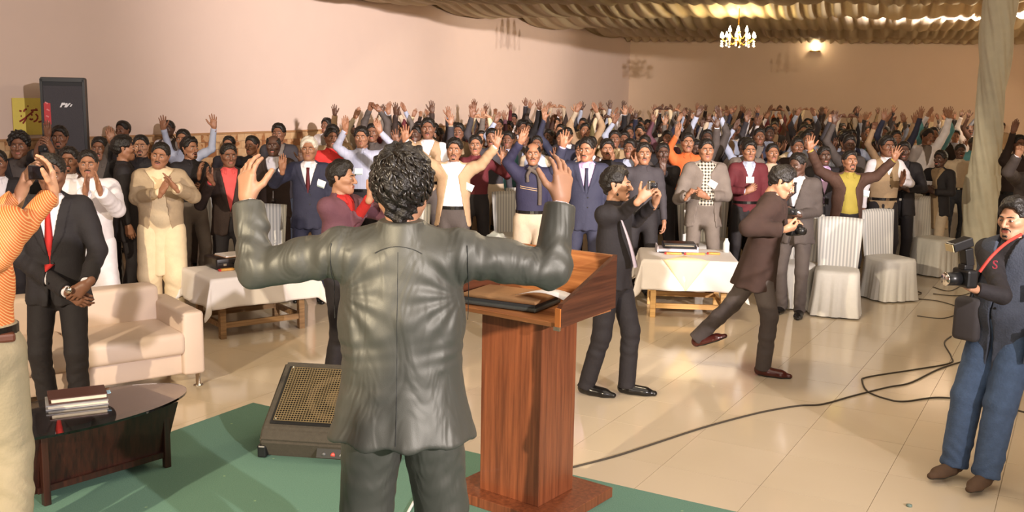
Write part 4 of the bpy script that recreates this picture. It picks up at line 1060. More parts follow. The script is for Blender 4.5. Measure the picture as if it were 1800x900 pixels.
    # ---- tie / badge
    def fy(V, x, z, back=False):
        m = (np.abs(V[:, 0] - x) < .02) & (np.abs(V[:, 2] - z) < .02)
        if not m.any(): return -.12
        return V[m, 1].max() if back else V[m, 1].min()
    out['fy'] = fy
    if tie:
        V0 = out['topV']; rows = []; z0 = T((0, 0, 1.425))[2]
        xs0 = T((0, 0, 1.425))[0]
        for i in range(12):
            t = i / 11; z = z0 - t * .40; ww = (.017 if i == 0 else .012 + .026 * t) if i < 11 else .004
            x = xs0 * (1 - t) + T((0, 0, 1.0))[0] * t
            rows.append((x, fy(V0, x, z) - .006, z, ww))
        rows = [(a, min(b, -.05), c, d) for a, b, c, d in rows]
        Vt = []; Ft = []
        for x, y, z, ww in rows: Vt += [(x - ww, y + .003, z), (x, y - .002, z), (x + ww, y + .003, z), (x, y + .008, z)]
        for i in range(len(rows) - 1):
            for k in range(4): Ft.append((i * 4 + k, i * 4 + (k + 1) % 4, i * 4 + 4 + (k + 1) % 4, i * 4 + 4 + k))
        Ft += [(0, 3, 2, 1), (len(Vt) - 4, len(Vt) - 3, len(Vt) - 2, len(Vt) - 1)]
        link('tie', np_mesh('tie', Vt, Ft, tie), root)
    if badge:
        bx, bz, rot = badge
        V0 = out.get('overV', out.get('topV')); y = fy(V0, bx, bz) - .008
        Rt = Euler((-.1, rot, 0)).to_matrix()
        b = boxo('name_badge', (bx, y, bz), (.095, .003, .075), WHITE, root, Rt)
        if lod < 2: boxo('badge_print', Vector((bx, y - .002, bz)) + Rt @ Vector((0, 0, -.031)), (.09, .0012, .009), BADGE, b, Rt)
    return out
def set_mat(o, m):
    o.material_slots[0].link = 'OBJECT'; o.material_slots[0].material = m
def copy_person(src, loc, yaw, scale, label, group, mats):
    """copy the root and every part; mats: part name -> material of this copy"""
    r = src.copy(); COL.objects.link(r); r.location = loc; r.rotation_euler = (0, 0, yaw); r.scale = (scale,) * 3
    r['label'] = label; r['group'] = group
    for ch in src.children:
        c = ch.copy(); COL.objects.link(c); c.parent = r
        k = ch.name.split('.')[0]
        if k in mats: set_mat(c, mats[k])
    return r
# ------------------------------------------------------------ people at the front (each posed on its own)
def cm(n, r, g, b, **k): return cloth('cloth_' + n, r, g, b, **k)
K = dict(white=cm('white', 228, 224, 232), cream=cm('cream', 226, 206, 172), blue=cm('lightblue', 172, 180, 204), navy=cm('navy', 44, 46, 68), dnavy=cm('navyknit', 36, 34, 62),
         black=cm('black', 32, 28, 32), char=cm('charcoal', 56, 52, 58), grey=cm('grey', 116, 106, 100), lgrey=cm('greybeige', 172, 152, 126), brown=cm('brown', 74, 50, 40), dbrown=cm('darkbrown', 50, 36, 32),
         tan=cm('tan', 176, 146, 116), maroon=cm('maroon', 96, 32, 40), red=cm('red', 196, 44, 42), pink=cm('coral', 214, 84, 84), orange=cm('orange', 206, 104, 52), olive=cm('olive', 112, 100, 62),
         yellow=cm('yellow', 158, 142, 60), beige=cm('beige', 160, 136, 106), teal=cm('teal', 90, 150, 160), purple=cm('lilac', 190, 160, 200), khaki=cm('khaki', 190, 172, 150), dgrey=cm('darkgrey', 78, 70, 68),
         plum=cm('plum', 104, 66, 78), denim=mat('denim', srgb(70, 90, 120), .85, noise=.35, nscale=22, bump=.4, bscale=90), denimd=mat('dark_denim', srgb(62, 68, 82), .85, noise=.3, nscale=20, bump=.4, bscale=90))
def A(ex, ey, wx, wy, Y, f=(0, 0, 1), n=(0, -1, 0), h='open', dw=-.12, de=-.02): return dict(e=('px', ex, ey, Y + de), w=('px', wx, wy, Y + dw), f=f, n=n, h=h)
def shirt(m, hem=.92, **k): return dict(mat=K[m] if isinstance(m, str) else m, hem=hem, collar=k.pop('collar', 1), name=k.pop('name', 'shirt'), **k)
def jacket(m, vee=(1.12, .075, .03), **k): return dict(mat=K[m] if isinstance(m, str) else m, hem=k.pop('hem', .79), flare=k.pop('flare', .006), vee=vee, lapel=k.pop('lapel', .007), sleeve=k.pop('sleeve', .93), name=k.pop('name', 'jacket'), **k)
def vest(m, **k): return dict(mat=K[m], hem=k.pop('hem', .88), off=.014, sleeve=k.pop('sleeve', .94), vee=(1.27, .06, -1), name=k.pop('name', 'jumper'), neckhole=True, **k)
def tr(m, **k): return dict(mat=K[m], **k)
def FP(label, px, ytop, Y, yaw=0, z0=0, by=None, sc=None, **k):
    top = at_y(px, ytop, Y); b = at_y(by[0], by[1], Y) if by else top
    s = sc or (top.z - z0) / 1.74
    return person((b.x, Y, z0), yaw, s, label=label, **k)
FL = (0, -.1, 1)
# --- the speaker seen from behind on the stage
SUIT, _nt, _b = newmat('sheen_suit'); _tc = nd(_nt, 'ShaderNodeTexCoord')
_mp = nd(_nt, 'ShaderNodeMapping'); _mp.inputs['Scale'].default_value = (1, 1, .35); _nt.links.new(_tc.outputs['Object'], _mp.inputs['Vector'])
_n1 = nd(_nt, 'ShaderNodeTexNoise', Scale=9.0, Detail=2.0, Distortion=1.2); _nt.links.new(_mp.outputs[0], _n1.inputs['Vector'])
_n2 = nd(_nt, 'ShaderNodeTexNoise', Scale=420.0, Detail=1.0); _nt.links.new(_tc.outputs['Object'], _n2.inputs['Vector'])
_b1 = nd(_nt, 'ShaderNodeBump', Strength=.45, Distance=.03); _nt.links.new(_n1.outputs['Fac'], _b1.inputs['Height'])
_b2 = nd(_nt, 'ShaderNodeBump', Strength=.25, Distance=.001); _nt.links.new(_n2.outputs['Fac'], _b2.inputs['Height']); _nt.links.new(_b1.outputs[0], _b2.inputs['Normal']); _nt.links.new(_b2.outputs[0], _b.inputs['Normal'])
_b.inputs['Base Color'].default_value = rgba(srgb(88, 88, 82)); _b.inputs['Roughness'].default_value = .50; _b.inputs['Metallic'].default_value = .4
def suitfolds(F, x, y, z):
    d = 0
    for s in (-1, 1):   # drag lines fanning out from each armpit down across the back
        ax, az = s * .20, 1.27
        dx, dz = (ax - x) * s, az - z
        an = np.arctan2(dz, dx); rr = np.sqrt(dx * dx + dz * dz)
        fal = np.exp(-((rr - .13) / .11) ** 2) * (rr > .02) * (np.abs(x) < .24)
        d = d + .0075 * fal * np.sin(an * 13 + np.sin(rr * 16) * .8 + s)
    d = d + .005 * np.exp(-((z - 1.08) / .05) ** 2) * np.sin(z * 130 + x * 22) * np.clip(np.abs(x) * 6, .2, 1)
    d = d + .007 * np.clip((1.0 - z) * 5, 0, 1) * np.sin(x * 38 + np.sin(z * 9)) * (np.abs(x) < .4)
    d = d + .006 * np.exp(-((np.abs(x) - .155 - (z - 1.25) * .05) / .012) ** 2) * (z > 1.02) * (z < 1.42) * (y > 0) * -1
    return F + d * .38
sp_ = FP('man in shiny dark suit seen from behind, arms raised, in the foreground', 702, 262, 3.3, PI, SZ, by=(707, 500), lod=0, hair='curly', fh=None, eyes=False, skin=1, head=(0, .05, 0), fat=.026, shw=.205,
   Rr=dict(e=('px', 452, 474, 3.34), w=('px', 435, 350, 3.44), f=(.04, -.12, 1), n=(-.55, -.8, 0), h='cup'),
   L=dict(e=('px', 968, 474, 3.36), w=('px', 986, 352, 3.44), f=(-.08, -.12, 1), n=(.55, -.8, 0), h='cup'),
   top=shirt('white', hem=.95, sleeve=.96, collar=1),
   over=jacket(SUIT, hem=.785, off=.024, armo=.002, flare=.042, sleeve=.93, armwr=.0095, wr=.0045, post=suitfolds, vee=(1.1, .07, .03), lapel=0, name='jacket', neckhole=False, extra=lambda T, up: [C(T((0, .034, 1.42)), T((0, .022, 1.50)), .088, .074, k=.010, clip=(T((0, .006, 1.508)), up)), C(T((-.195, .012, 1.398)), T((.195, .012, 1.398)), .074, k=.03)]),
   legs=dict(mat=SUIT, off=.022, baggy=.012, cuff=.0), feet={-1: (-.14, 0, 0, -.15, 0), 1: (.14, .02, 0, .15, 0)})
JV = sp_['overV']; T_ = sp_['T']; rt = sp_['root']; SEAM = mat('suit_seam', srgb(40, 42, 42), .6, noise=0)
def byq(x, z, r=.008):
    m = (np.abs(JV[:, 0] - x) < r) & (np.abs(JV[:, 2] - z) < r); return JV[m, 1].max() if m.any() else None
for nm_, pts in (('back_seam', [(0, z) for z in np.arange(1.42, .79, -.02)]), ('armhole_seam', [(-.222 + .02 * abs((z - 1.3) * 3) ** 2, z) for z in np.arange(1.44, 1.17, -.02)]), ('armhole_seam', [(.222 - .02 * abs((z - 1.3) * 3) ** 2, z) for z in np.arange(1.44, 1.17, -.02)]),
                 ('collar_seam', [(x, 1.437 - .02 * (x / .07) ** 2) for x in np.arange(-.075, .08, .01)])):
    P = [(x, byq(x, z), z) for x, z in pts]; P = [(x, y - .0012, z) for x, y, z in P if y is not None]
    if len(P) > 3: tube(nm_, P, .0014, SEAM, sp_['over'], 5)
# curls over the hair
bm = bmesh.new(); rc = random.Random(3); HMs = sp_['HM']
CV = []; CF = []
crown = Vector((.01, .055, .115))
for q in range(760):
    th = rc.uniform(0, 2 * PI); ph_ = rc.uniform(-.5, 1.5)
    n0 = Vector((math.cos(th) * math.cos(ph_), math.sin(th) * math.cos(ph_), math.sin(ph_)))
    if n0.y < -.55 and n0.z < .35: continue
    L_ = rc.uniform(.045, .075); p = Vector((0, .03, .034)) + Vector((n0.x * .090, n0.y * .092, n0.z * .096)); n_ = n0.copy(); pts = []; nr_ = []
    a0 = rc.uniform(0, 6); sw = rc.uniform(-.8, .8); lift = rc.uniform(.0, .010); N_ = 9
    for i in range(N_):
        t = i / (N_ - 1); c0 = Vector((0, .03, .034))
        away = (p - crown); away -= n_ * away.dot(n_)
        if away.length < .01: away = Vector((math.cos(a0), math.sin(a0), 0))
        away.normalize(); dr_ = (away + Vector((0, 0, -.35)) + n_.cross(away) * (sw + .9 * math.sin(t * 5 + a0))); dr_ -= n_ * dr_.dot(n_); dr_.normalize()
        pts.append(HMs @ (p + n_ * (.003 + lift * math.sin(t * 2.6 + .3) + .004 * math.sin(t * 6 + a0)))); nr_.append(n_.copy())
        p = p + dr_ * L_ / (N_ - 1); n_ = (p - c0); n_ = Vector((n_.x / .090, n_.y / .092, n_.z / .096)).normalized()
        p = c0 + Vector((n_.x * .090, n_.y * .092, n_.z * .096))
    rr = [.0008 + .0038 * math.sin(PI * min(1, i / (N_ - 1) * .85 + .15)) for i in range(N_)]; base = len(CV)
    for i, pt in enumerate(pts):
        tg = (pts[min(i + 1, N_ - 1)] - pts[max(i - 1, 0)]).normalized(); x_ = tg.cross(nr_[i]).normalized(); y_ = x_.cross(tg)
        for k in range(5): a = 2 * PI * k / 5; CV.append(pt + x_ * math.cos(a) * rr[i] * 1.5 + y_ * math.sin(a) * rr[i] * .7)
    for i in range(N_ - 1):
        for k in range(5): l = (k + 1) % 5; CF.append((base + i * 5 + k, base + (i + 1) * 5 + k, base + (i + 1) * 5 + l, base + i * 5 + l))
cu_ = link('curls', np_mesh('curls', [tuple(v) for v in CV], CF, mat('hair_gloss', srgb(30, 24, 20), .32, noise=.4, nscale=40, coat=.3)), sp_['hair']); cu_['kind'] = 'stuff'

# --- man in orange striped shirt, left edge, on the stage, filming
OR = striped('orange_stripes', srgb(196, 104, 52), srgb(222, 170, 110), 46, 'Z', .6, .72, rot=(.5, .9, 0))
om = FP('man in orange striped shirt cut by the left edge, holding a compact camera', -70, 180, 3.75, -2.6, SZ, by=(-62, 500), sc=1.02, lod=0, hair='short', skin=4, eyes=False, fh=None,
   L=dict(e=('px', -5, 455, 3.72), w=('px', 92, 338, 4.06), f=(0.05, -.05, 1), n=(.6, .1, 0), h='cup'),
   Rr=dict(e=('px', -85, 430, 4.0), w=('px', 36, 342, 4.12), f=(-.30, -.15, 1), n=(-.7, .1, 0), h='cup'),
   top=shirt(OR, hem=.99, off=.008, armo=.0, sleeve=.93), legs=dict(mat=cloth('cloth_sand', 150, 138, 112), off=.02, baggy=.01))
WI_ = om['WI']
boxo('belt', WI_ @ at_y(-62, 590, 3.75), (.33, .24, .035), mat('brown_belt', srgb(88, 50, 36), .4), om['root'], bevel=.01)
cpt = at_y(73, 303, 4.08)
cc = empty('compact_camera', cpt, .1, 'small compact camera held up by the man in the orange shirt', 'camera', 'cameras held by the guests')
boxo('camera_body', (0, 0, 0), (.10, .025, .06), mat('camera_dark', srgb(46, 40, 42), .4), cc, bevel=.006); boxo('screen', (0, -.0135, 0), (.06, .002, .045), mat('camera_screen', srgb(30, 26, 30), .15), cc)

# --- man in black suit and red tie in front of the sofa
bs = FP('man in black suit and red tie standing behind the coffee table, hands clasped', 88, 268, 6.35, .12, by=(101, 500), skin=2, lod=0, hair='short', fh='moustache', head=(.2, .1, 0),
   L=A(38, 455, 122, 516, 6.35, (.9, -.25, -.55), (.2, .9, 0), 'relax', -.28), Rr=A(172, 440, 152, 500, 6.35, (-.75, -.25, -.7), (-.2, .9, 0), 'relax', -.30),
   top=shirt('white'), over=jacket('black', (1.08, .07, .02), hem=.80), legs=tr('black'), tie=K['red'])
wt_ = lathe('wristwatch', [(.0, 0), (.016, 0), (.018, .004), (.014, .009), (0, .009)], CHROME, bs['root'], 16); wt_.matrix_basis = bs['WI'] @ Matrix.Translation(at_y(121, 510, 5.98)) @ Matrix.Rotation(PI / 2, 4, 'X') @ Matrix.Scale(1.2, 4)

# --- crowd front rows, left to right
FP('man in white kameez clapping his hands behind the sofa', 138, 262, 8.45, .35, by=(160, 380), skin=0, hair='short', head=(-.05, 0, 0), mouth=0,
   L=A(128, 382, 150, 338, 8.3, (.05, -.2, 1), (1, -.2, 0), 'flat', -.3), Rr=A(206, 368, 176, 336, 8.3, (-.1, -.2, 1), (-1, -.2, 0), 'flat', -.3), top=shirt('white', .48, flare=.03, off=.02, armo=.012, bel=.015), legs=tr('white', baggy=.02))
FP('man in grey and tan cardigan over cream kameez, clapping and smiling', 262, 248, 9.2, .25, by=(284, 400), skin=0, hair='short', head=(-.1, .05, .18), mouth=.006, fat=.015, belly=.03,
   L=A(240, 348, 284, 338, 9.2, (.5, -.2, .9), (.6, .2, .5), 'flat', -.32), Rr=A(340, 345, 308, 330, 9.2, (-.5, -.2, .8), (-.6, -.2, .3), 'flat', -.34),
   top=shirt('cream', .50, flare=.03, off=.012, bel=.04), over=jacket('lgrey', (1.36, .05, .085), gap=.035, hem=.80, off=.03, name='cardigan'), legs=tr('cream', baggy=.04))
FP('man in black sweater with beard behind the cardigan man, facing right', 333, 240, 10.9, .75, by=(338, 400), skin=0, hair='side', fh='beard', head=(.2, 0, 0), mouth=.008,
   L=A(318, 335, 350, 308, 10.9, (0, -.2, 1), (.8, -.3, 0), 'cup', -.3), Rr='chest', top=shirt('black', .86, name='sweater'), legs=tr('grey'))
FP('man in blue shirt with both open hands raised high near the stone wall', 318, 226, 12.2, 0, by=(325, 330), skin=0, hair='short',
   L=A(300, 270, 287, 226, 12.2, FL), Rr=A(372, 262, 376, 224, 12.2, FL), top=shirt('blue'), legs=tr('dgrey'))
FP('man in black blazer and coral shirt raising one hand beside the briefcase table', 381, 250, 10.0, .35, by=(405, 400), skin=2, hair='short', fh='brows', head=(.15, .1, 0),
   L=A(352, 360, 372, 318, 10.0, (-.5, -.3, .9), (.7, -.3, .3), 'cup', -.3), Rr='down', top=shirt('pink', collar=1), over=jacket('dbrown', (1.02, .08, .04)), legs=tr('black'))
FP('dark haired man in plain shirt behind the blazer man, by the stone wall', 402, 238, 12.9, 0, skin=0, hair='short', fh='moustache', top=shirt('char'), legs=tr('black'))
FP('balding man in brown suit behind the man in navy suit', 480, 236, 11.3, .1, by=(482, 330), skin=3, hair='bald', fh='moustache', L='down', Rr='half', top=shirt('white'), over=jacket('dbrown'), legs=tr('dbrown'))
FP('white haired man in navy double breasted suit with maroon tie, one hand raised', 540, 240, 10.4, .05, by=(545, 380), skin=0, hair='side', hairm=HAIRG, fh='brows', mouth=.004,
   L=A(482, 322, 496, 298, 10.4, (.05, -.1, 1), (0, -1, 0), 'flat', -.25), Rr='down', top=shirt('white'), over=jacket('navy', (1.16, .075, -.1), hem=.79), legs=tr('navy'), tie=K['maroon'], badge=(.13, 1.26, .35))
FP('young man in plum jacket with red cuff seen in profile, holding up a camera', 598, 281, 7.3, 1.15, by=(600, 400), skin=1, hair='side', fh='brows', head=(.2, .05, 0),
   L=A(612, 408, 652, 345, 7.4, (.3, -.3, .9), (.6, .3, 0), 'cup', -.3), Rr='cam', top=shirt('red', .9), over=jacket('plum', (1.3, .06, .05), hem=.88, sleeve=.55), legs=tr('black'))
FP('man in light blue striped shirt with both arms raised behind the speaker', 633, 222, 12.1, 0, by=(636, 320), skin=0, hair='side', fh='brows',
   L=A(592, 258, 607, 228, 12.1, (-.02, -.1, 1), (0, -1, 0), 'flat'), Rr=A(697, 262, 668, 232, 12.1, (-.25, -.1, 1), (0, -1, 0), 'flat'), top=shirt(striped('pale_stripe', srgb(184, 188, 208), srgb(160, 164, 190), 22, 'X', .7)), legs=tr('black'), badge=(-.02, 1.22, 0))
FP('man in red sweater with palm raised left of the light blue shirt man', 582, 224, 12.6, .5, skin=2, hair='short', L='down', Rr='half', top=shirt('red', .86, name='sweater'), legs=tr('black'))
FP('man holding both fists together over his head, sleeves grey', 655, 216, 13.6, 0, skin=2, hair='short', L=A(641, 214, 650, 192, 13.6, (.3, -.1, .8), (0, -1, 0), 'fist'), Rr=A(681, 215, 668, 194, 13.6, (-.6, -.1, .6), (0, -1, 0), 'fist'), top=shirt('dgrey'), legs=tr('black'))
FP('man in tan knitted vest and white shirt with neck badge, one hand up', 752, 206, 12.6, 0, by=(752, 300), skin=2, hair='short', mouth=.006, L='half', Rr='down', top=shirt('white'), over=vest('tan', sleeve=.0, name='vest'), legs=tr('dgrey'), badge=(0, 1.27, 0))
FP('bearded man in tan blazer and white shirt with both arms spread wide', 789, 242, 10.7, 0, by=(797, 360), skin=0, hair='side', fh='beard', head=(0, 0, .05), mouth=.004,
   L=A(752, 285, 712, 246, 10.7, (0, -.1, 1), (0, -1, 0), 'open'), Rr=A(845, 290, 873, 256, 10.7, (.2, -.1, 1), (0, -1, 0), 'open'),
   top=shirt('white', .96), over=jacket('tan', (1.34, .06, .10), gap=.05, hem=.80), legs=tr('dgrey'), badge=(.17, 1.22, .4))
FP('man in maroon sweater behind the tan blazer man', 838, 236, 12.1, 0, by=(835, 330), skin=0, hair='short', fh='moustache', top=shirt('maroon', .86, name='sweater'), legs=tr('black'), L='down', Rr='half')
nv = FP('balding man in navy jumper with grey scarf, hand raised, pale trousers', 942, 249, 10.5, 0, by=(935, 360), skin=0, hair='bald', fh='moustache',
   L=A(892, 285, 915, 250, 10.5, (.35, -.1, 1), (0, -1, 0), 'flat'), Rr='down', top=shirt('navy'), over=dict(mat=K['dnavy'], hem=.90, off=.016, sleeve=.95, name='jumper'), legs=tr('khaki', off=.02, baggy=.01))
_V = nv['overV']; _sc = mat('grey_scarf', srgb(84, 74, 68), .9, noise=.3)
_p = [(-.05, 1.475), (.0, 1.44), (.055, 1.40), (.075, 1.30), (.08, 1.20), (.08, 1.08)]
tube('scarf', spline([(x, nv['fy'](_V, x, min(z, 1.42)) - .014, z) for x, z in _p], 4), .022, _sc, nv['root'], 8)
tube('scarf', spline([(.045, -.03, 1.485), (-.02, nv['fy'](_V, -.02, 1.41) - .012, 1.45), (-.055, nv['fy'](_V, -.05, 1.38) - .012, 1.39), (-.05, nv['fy'](_V, -.05, 1.32) - .012, 1.32)], 4), .018, _sc, nv['root'], 8)
for _z in (1.255, 1.235): tube('chest_stripe', [(x, nv['fy'](_V, x, _z + x * -.15) - .001, _z - x * .15) for x in np.arange(-.13, .06, .02)], .004, mat('tan_yarn', srgb(180, 150, 120), .9), nv['over'], 5)
FP('man in navy suit and lilac shirt with hand raised beside the camera man', 1038, 240, 10.5, -.1, by=(1030, 360), skin=0, hair='short', head=(-.3, .1, 0),
   L=A(975, 300, 990, 256, 10.5, (.1, -.1, 1), (0, -1, 0), 'open'), Rr='down', top=shirt('purple'), over=jacket('navy', (1.14, .075, .0)), legs=tr('navy'), tie=K['navy'])
FP('man with open palm raised behind the man photographing', 1068, 244, 12.0, 0, skin=0, hair='side', L='half', Rr='half', top=shirt('black'), legs=tr('black'))
FP('round faced man in dark grey button shirt facing the stage', 1127, 249, 10.9, 0, by=(1128, 370), skin=0, hair='short', fh='moustache', top=shirt('char', .86), legs=tr('black'), mouth=.004, fat=.01)
FP('smiling man in black shirt waving one palm beside the dark grey shirt man', 1160, 250, 11.7, 0, by=(1162, 340), skin=3, hair='short', mouth=.007,
   L='down', Rr=A(1182, 325, 1166, 300, 11.7, (-.1, -.1, 1), (0, -1, 0), 'flat', -.3), top=shirt('black', .88), legs=tr('black'))
FP('man in orange sweater with one arm lifted behind the checked shirt man', 1196, 232, 12.8, 0, by=(1205, 330), skin=0, hair='short', L=A(1176, 262, 1190, 238, 12.8, (.1, -.1, 1), (-.5, -1, 0), 'flat'), Rr='down', top=shirt('orange', .88, name='sweater'), legs=tr('black'))
CHK = striped('black_white_check', srgb(214, 206, 190), srgb(26, 22, 24), 9, 'X', .7, .5, 'check')
FP('man in grey suit and black and white checked shirt holding his badge', 1238, 243, 11.1, 0, by=(1236, 380), skin=0, hair='short', fh='brows', mouth=.008, fat=.015, belly=.01,
   L=A(1192, 350, 1208, 345, 11.1, (.4, -.3, .8), (1, -.2, 0), 'fist', -.26), Rr=A(1278, 345, 1240, 345, 11.1, (-.9, -.2, .4), (0, .8, .2), 'hold', -.26),
   top=shirt(CHK, .97), over=jacket('grey', (1.36, .05, .085), gap=.035, hem=.78, off=.024), legs=tr('grey'), badge=(.06, 1.25, .5))
FP('young man in maroon sweater with square badge on his chest', 1313, 246, 11.9, 0, by=(1313, 340), skin=0, hair='side', fh='brows', mouth=.006, L='chest', Rr='down', top=shirt('blue'), over=vest('maroon'), legs=tr('black'), badge=(.0, 1.27, 0))
FP('man in grey suit, white shirt and dark tie, holding a camera, beside the empty chair', 1402, 266, 10.1, -.55, by=(1398, 400), skin=3, hair='short', fh='brows', head=(-.3, .25, 0),
   L=A(1362, 372, 1380, 352, 10.1, (.2, -.3, .8), (.8, -.2, .2), 'hold', -.3), Rr=A(1436, 372, 1400, 378, 10.1, (-.9, -.2, .2), (-.2, .4, .8), 'hold', -.3),
   top=shirt('white'), over=jacket('dgrey', (1.12, .07, .03)), legs=tr('dgrey'), tie=K['black'])
FP('bearded man in brown blazer and yellow shirt with both arms spread behind the empty chair', 1494, 264, 11.1, 0, by=(1488, 370), skin=0, hair='short', fh='beard', head=(.05, -.1, 0),
   L=A(1440, 300, 1424, 262, 11.1, (-.05, -.1, 1), (0, -1, 0), 'open'), Rr=A(1540, 310, 1572, 280, 11.1, (.35, -.1, 1), (0, -1, 0), 'open'),
   top=shirt('yellow', .9, bel=.02), over=jacket('brown', (1.30, .06, .10), gap=.05, hem=.76), legs=tr('black'), belly=.02, badge=(.20, 1.24, .1))
FP('dark faced man in black jacket between the grey suit man and the yellow shirt man', 1450, 256, 12.1, 0, skin=3, hair='short', fh='brows', top=shirt('purple'), over=jacket('black'), legs=tr('black'))
FP('man in beige sweater with hands together, aisle side of the yellow shirt man', 1555, 238, 12.2, .1, by=(1553, 340), skin=2, hair='side', fh='brows', mouth=.006, L='down', Rr='clap', top=shirt('white'), over=vest('beige', sleeve=.0, name='vest'), legs=tr('black'))
FP('tall man in black jacket and black trousers at the aisle chairs', 1598, 248, 12.7, -.3, by=(1580, 370), skin=3, hair='short', fh=None, L='chest', Rr='chest', top=shirt('char'), over=jacket('black'), legs=tr('black'))
FP('man in dark jacket over beige kurta turned to the left at the aisle', 1642, 264, 13.3, -.9, by=(1646, 360), skin=3, hair='side', fh='beard', L='chest', Rr='chest', top=shirt('beige', .6), over=jacket('black', (1.3, .06, .08), gap=.03), legs=tr('khaki'), badge=(-.08, 1.25, 0))
FP('man in white shirt and grey jeans standing at the aisle end', 1680, 252, 15.2, -.2, by=(1682, 330), skin=3, hair='short', fh='moustache', L='half', Rr='down', top=shirt('khaki', .9), legs=tr('denimd'))
FP('man in teal sweater partly behind the draped column', 1700, 240, 17.2, 0, by=(1704, 330), skin=3, hair='short', fh=None, top=shirt('teal', .86, name='sweater'), legs=tr('khaki'))
FP('man with raised hand right of the draped column', 1790, 236, 13.2, 0, by=(1784, 320), skin=2, hair='short', fh='moustache', L=A(1773, 262, 1781, 232, 13.2, (.05, -.1, 1), (0, -1, 0), 'flat'), Rr='down', top=shirt('dbrown'), legs=tr('black'))
FP('man in grey jacket with raised fist at the right edge', 1806, 262, 11.1, -.2, by=(1812, 340), skin=1, hair='short', fh='brows', L=A(1772, 302, 1790, 272, 10.2, (.1, -.1, 1), (0, -1, 0), 'fist'), Rr='down', top=shirt('white'), over=jacket('dgrey'), legs=tr('black'))
# left background guests
FP('man with curly hair filming with a small camera in front of the loudspeaker', 68, 233, 9.6, .3, by=(40, 360), skin=2, hair='curly', fh='brows', L=A(35, 290, 64, 268, 9.6, (.3, -.3, .9), (.7, .2, 0), 'cup', -.3), Rr=A(108, 290, 92, 266, 9.6, (-.3, -.3, .9), (-.7, .2, 0), 'cup', -.3), top=shirt('dgrey'), over=jacket('black'), legs=tr('black'))
FP('bearded man in grey sweater with one hand up beside the loudspeaker', 104, 221, 11.2, .2, skin=2, hair='side', fh='beard', L=A(76, 262, 84, 238, 11.2, (0, -.1, 1), (0, -1, 0), 'flat'), Rr='down', top=shirt('dgrey'), legs=tr('black'))
FP('man in black jacket with one palm raised in front of the stone wall', 160, 239, 10.2, .1, by=(180, 350), skin=2, hair='short', L='down', Rr=A(184, 285, 196, 250, 10.2, FL, (0, -1, 0), 'flat'), top=shirt('dgrey'), over=jacket('black'), legs=tr('black'))
FP('man in black coat turned away to the right behind the cardigan man', 224, 238, 9.9, 1.9, by=(222, 360), skin=0, hair='full', fh=None, top=shirt('black', .7, name='coat'), legs=tr('black'))
FP('man peeking between the black coat man and the cardigan man', 247, 236, 10.9, .2, skin=1, hair='short', fh='beard', top=shirt('black'), legs=tr('black'))
FP('man in brown vest behind the white kameez man', 118, 258, 9.1, .2, by=(126, 360), skin=2, hair='side', fh='beard', top=shirt('white', .5), over=vest('brown', sleeve=0, name='vest'), legs=tr('brown'))
FP('man in black jacket at the far left edge by the stone wall', -6, 262, 8.8, .4, skin=2, hair='short', L='down', Rr='down', top=shirt('white'), over=jacket('black'), legs=tr('black'), badge=(.1, 1.25, 0))

# --- man in black photographing beside the lectern
bp_ = FP('man in black shirt and grey tie photographing with a compact camera beside the lectern', 1064, 293, 7.2, 1.0, by=(1078, 480), skin=1, lod=0, hair='full', fh='beard', head=(.25, .0, 0),
   L=A(1092, 376, 1126, 350, 7.2, (.45, -.5, .7), (.7, .2, .2), 'cup', -.36, -.15), Rr=A(1118, 388, 1152, 356, 7.2, (-.2, -.4, 1), (-.6, .4, .2), 'hold', -.1, .1),
   top=dict(mat=K['black'], hem=.84, off=.012, collar=1, name='shirt', sleeve=.95, bel=.01), legs=tr('black', baggy=.004), tie=None,
   feet={-1: (-.10, .12, 0, .15, 0), 1: (.10, -.12, 0, .35, 0)})
V = []; F = []
for i in range(14):
    t = i / 13; p = bp_['WI'] @ at_y(1092 + 20 * t + 6 * math.sin(t * 2), 385 + 85 * t, 7.02 - .03 * math.sin(t * 3)); w_ = .014 + .022 * t
    V += [(p.x - w_, p.y, p.z), (p.x, p.y - .006, p.z), (p.x + w_, p.y, p.z), (p.x, p.y + .006, p.z)]
for i in range(13):
    for k in range(4): F.append((i * 4 + k, i * 4 + (k + 1) % 4, i * 4 + 4 + (k + 1) % 4, i * 4 + 4 + k))
link('tie', np_mesh('tie', V, F, mat('silver_tie', srgb(172, 160, 170), .4)), bp_['root'])
def camera_small(p, yaw, lab, m=CHROME):
    c = empty('compact_camera', p, yaw, lab, 'camera', 'cameras held by the guests')
    boxo('camera_body', (0, 0, 0), (.10, .028, .06), m, c, bevel=.007); o = cyl('lens', (.01, -.014, 0), (.01, -.04, 0), .022, .019, mat('lens_dark', srgb(40, 40, 46), .2), c); boxo('shutter_button', (-.03, 0, .033), (.012, .012, .006), BLKPL, c)
camera_small(at_y(1144, 326, 6.86), 1.1, 'silver compact camera held by the man in black beside the lectern')
camera_small(at_y(78, 262, 9.27), .2, 'small camera held up by the curly haired man near the loudspeaker', BLKPL)
camera_small(at_y(660, 335, 7.1), 1.6, 'small camera held by the young man in plum jacket', BLKPL)
camera_small(at_y(1392, 372, 9.3), -.5, 'dark camera held by the man in grey suit near the empty chair', BLKPL)

